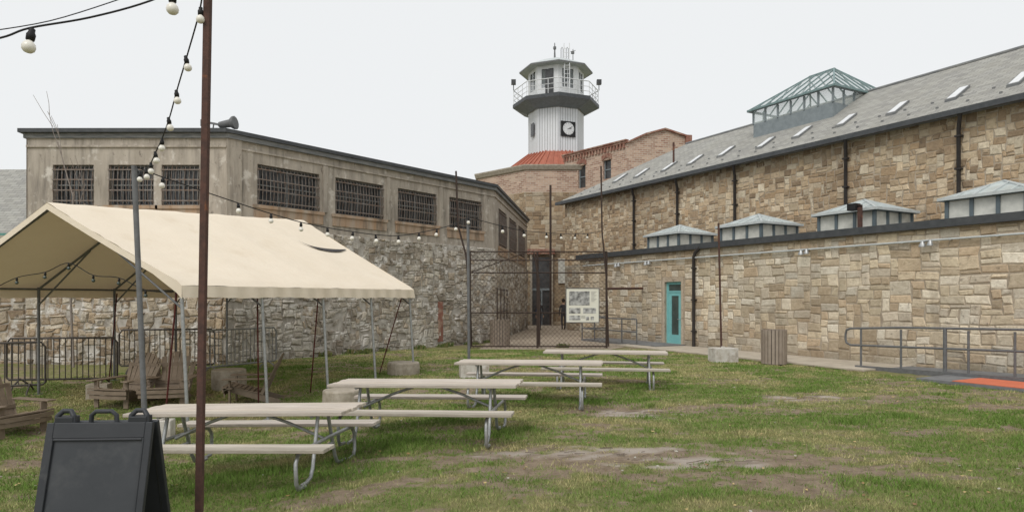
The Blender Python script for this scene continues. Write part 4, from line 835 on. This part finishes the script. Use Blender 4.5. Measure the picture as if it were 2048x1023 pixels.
# ================================================================ people
def person(px,d,label,jacket,trousers,pack=None,turn=0,stride=.12):
    x=(px-CX)/F*d; R=root('person',label,'person',(x,d,.01),turn)
    J=[(0,0,.95),(0,0,1.2),(0,0,1.42),(0,0,1.52),(0,-.02,1.62),(0,-.03,1.72)]; rad=[.15,.14,.13,.055,.095,.075]; E=[(0,1),(1,2),(2,3),(3,4),(4,5)]
    for sg in (-1,1):
        b0=len(J); J+=[(sg*.1,0,.88),(sg*.11,-.02+sg*stride*.3,.48),(sg*.11,sg*stride,.08),(sg*.12,sg*stride-.14,.03)]; rad+=[.105,.07,.05,.04]; E+=[(0,b0),(b0,b0+1),(b0+1,b0+2),(b0+2,b0+3)]
        a0=len(J); J+=[(sg*.19,0,1.40),(sg*.25,.03,1.12),(sg*.24,-.08,.88),(sg*.235,-.11,.80)]; rad+=[.07,.05,.036,.03]; E+=[(2,a0),(a0,a0+1),(a0+1,a0+2),(a0+2,a0+3)]
        for q in range(4): J.append((sg*.235+(q-1.5)*.004,-.10-(q-1.5)*.022,.72-.006*(q%2))); rad.append(.010); E.append((a0+3,len(J)-1))
        J.append((sg*.22,-.16,.77)); rad.append(.011); E.append((a0+3,len(J)-1))
    me=bpy.data.meshes.new('body'); me.from_pydata(J,E,[]); o=bpy.data.objects.new('body_tmp',me); link(o)
    sk=o.modifiers.new('s','SKIN')
    for v,r in zip(me.skin_vertices[0].data,rad): v.radius=(r,r*.85)
    me.skin_vertices[0].data[0].use_root=True; ss=o.modifiers.new('u','SUBSURF'); ss.levels=1; ss.render_levels=1
    dg=bpy.context.evaluated_depsgraph_get(); nm=bpy.data.meshes.new_from_object(o.evaluated_get(dg)); bpy.data.objects.remove(o)
    nm.materials.clear()
    for m_ in (mk('skin_tone',(.45,.28,.2)),jacket,trousers,BLK): nm.materials.append(m_)
    for p_ in nm.polygons:
        z=p_.center.z; ax=abs(p_.center.x); p_.use_smooth=True
        p_.material_index=3 if z<.1 else (0 if z>1.49 or (z<.86 and ax>.2) else (1 if z>.86 else 2))
    o=bpy.data.objects.new('body',nm); link(o,R)
    mm=M(); mm.lathe([(.098,1.66),(.112,1.72),(.1,1.79),(.05,1.835),(.01,1.84)],12,(0,.0,0),smooth=True); part(mm,'hair',R,mk('dark_hair',(.03,.02,.015)))
    if pack: mm=M(); mm.box(-.15,.15,.1,.25,1.0,1.42); part(mm,'backpack',R,pack,bev=.04)
JK=mk('dark_jacket',(.05,.05,.055),bump=.1); JN=mk('dark_jeans',(.05,.06,.085),bump=.1); BL=mk('blue_fabric',(.03,.14,.4),bump=.1)
person(1078,39,'person in dark clothes carrying a blue bag',JK,JN,BL,math.radians(20)); person(1127,39.5,'person in black coat and trousers walking on path',JK,JK,None,math.radians(190),.16)
# ================================================================ bare sapling, weeds
def sapling(px,d,z0,H_,label,seed):
    R_=random.Random(seed); x=(px-CX)/F*d; R=root('bare_tree',label,'tree',(x,d,z0)); mm=M(); tw=M()
    def br(m_,p,dr,ln,r,dep):
        q=p+dr*ln*.5+Vector((R_.uniform(-.04,.04),0,0))*ln; e=p+dr*ln; m_.tube([p,q,e],[r,r*.8,r*.6],5)
        if dep==0: return
        for k in range(R_.choice((2,3))):
            nd_=(dr+Vector((R_.uniform(-.5,.5),R_.uniform(-.3,.3),R_.uniform(0,.4)))).normalized(); br(tw,p+dr*ln*R_.uniform(.6,1),nd_,ln*R_.uniform(.25,.4) if dep==3 else ln*R_.uniform(.5,.8),max(.008,r*.5),dep-1)
    br(mm,Vector((0,0,0)),Vector((.0,0,1)),H_,.035,3); part(mm,'trunk',R,BARK); part(tw,'twigs',R,BARK)
sapling(147,18.2,0,4.8,'bare leafless sapling against the stucco wall',4)
def weed(x,y,s,label,seed,name='weed_clump'):
    R_=random.Random(seed); mm=M()
    for k in range(int(160*s)+40):
        a=R_.uniform(0,6.28); r=R_.uniform(0,.3*s); h_=R_.uniform(.04,.22)*s; bx,by=math.cos(a)*r,math.sin(a)*r*.5; tx,ty=bx+R_.uniform(-.05,.05),by+R_.uniform(-.05,.05); w_=.012
        c_=R_.choice(((.09,.13,.035),(.07,.1,.03),(.16,.19,.06),(.2,.17,.08))); mm.add([(bx-w_,by,0),(bx+w_,by,0),(tx+w_,ty,h_*.7),(tx,ty,h_)],[(0,1,2,3)],0,c_)
    o=part(mm,name,None,GRASSB,(x,y,gz(x,y))); tag(o,label,'plant')
for k in range(14):
    s_=random.uniform(.5,LEN); x,y=FB.w(s_,-random.uniform(.1,.3)); weed(x,y,random.uniform(.5,1.0),'low green weeds growing at the stone wall base',k)
weed((1125-CX)/F*25.3,25.3,.9,'scraggly dark weed growing through the gate',50)
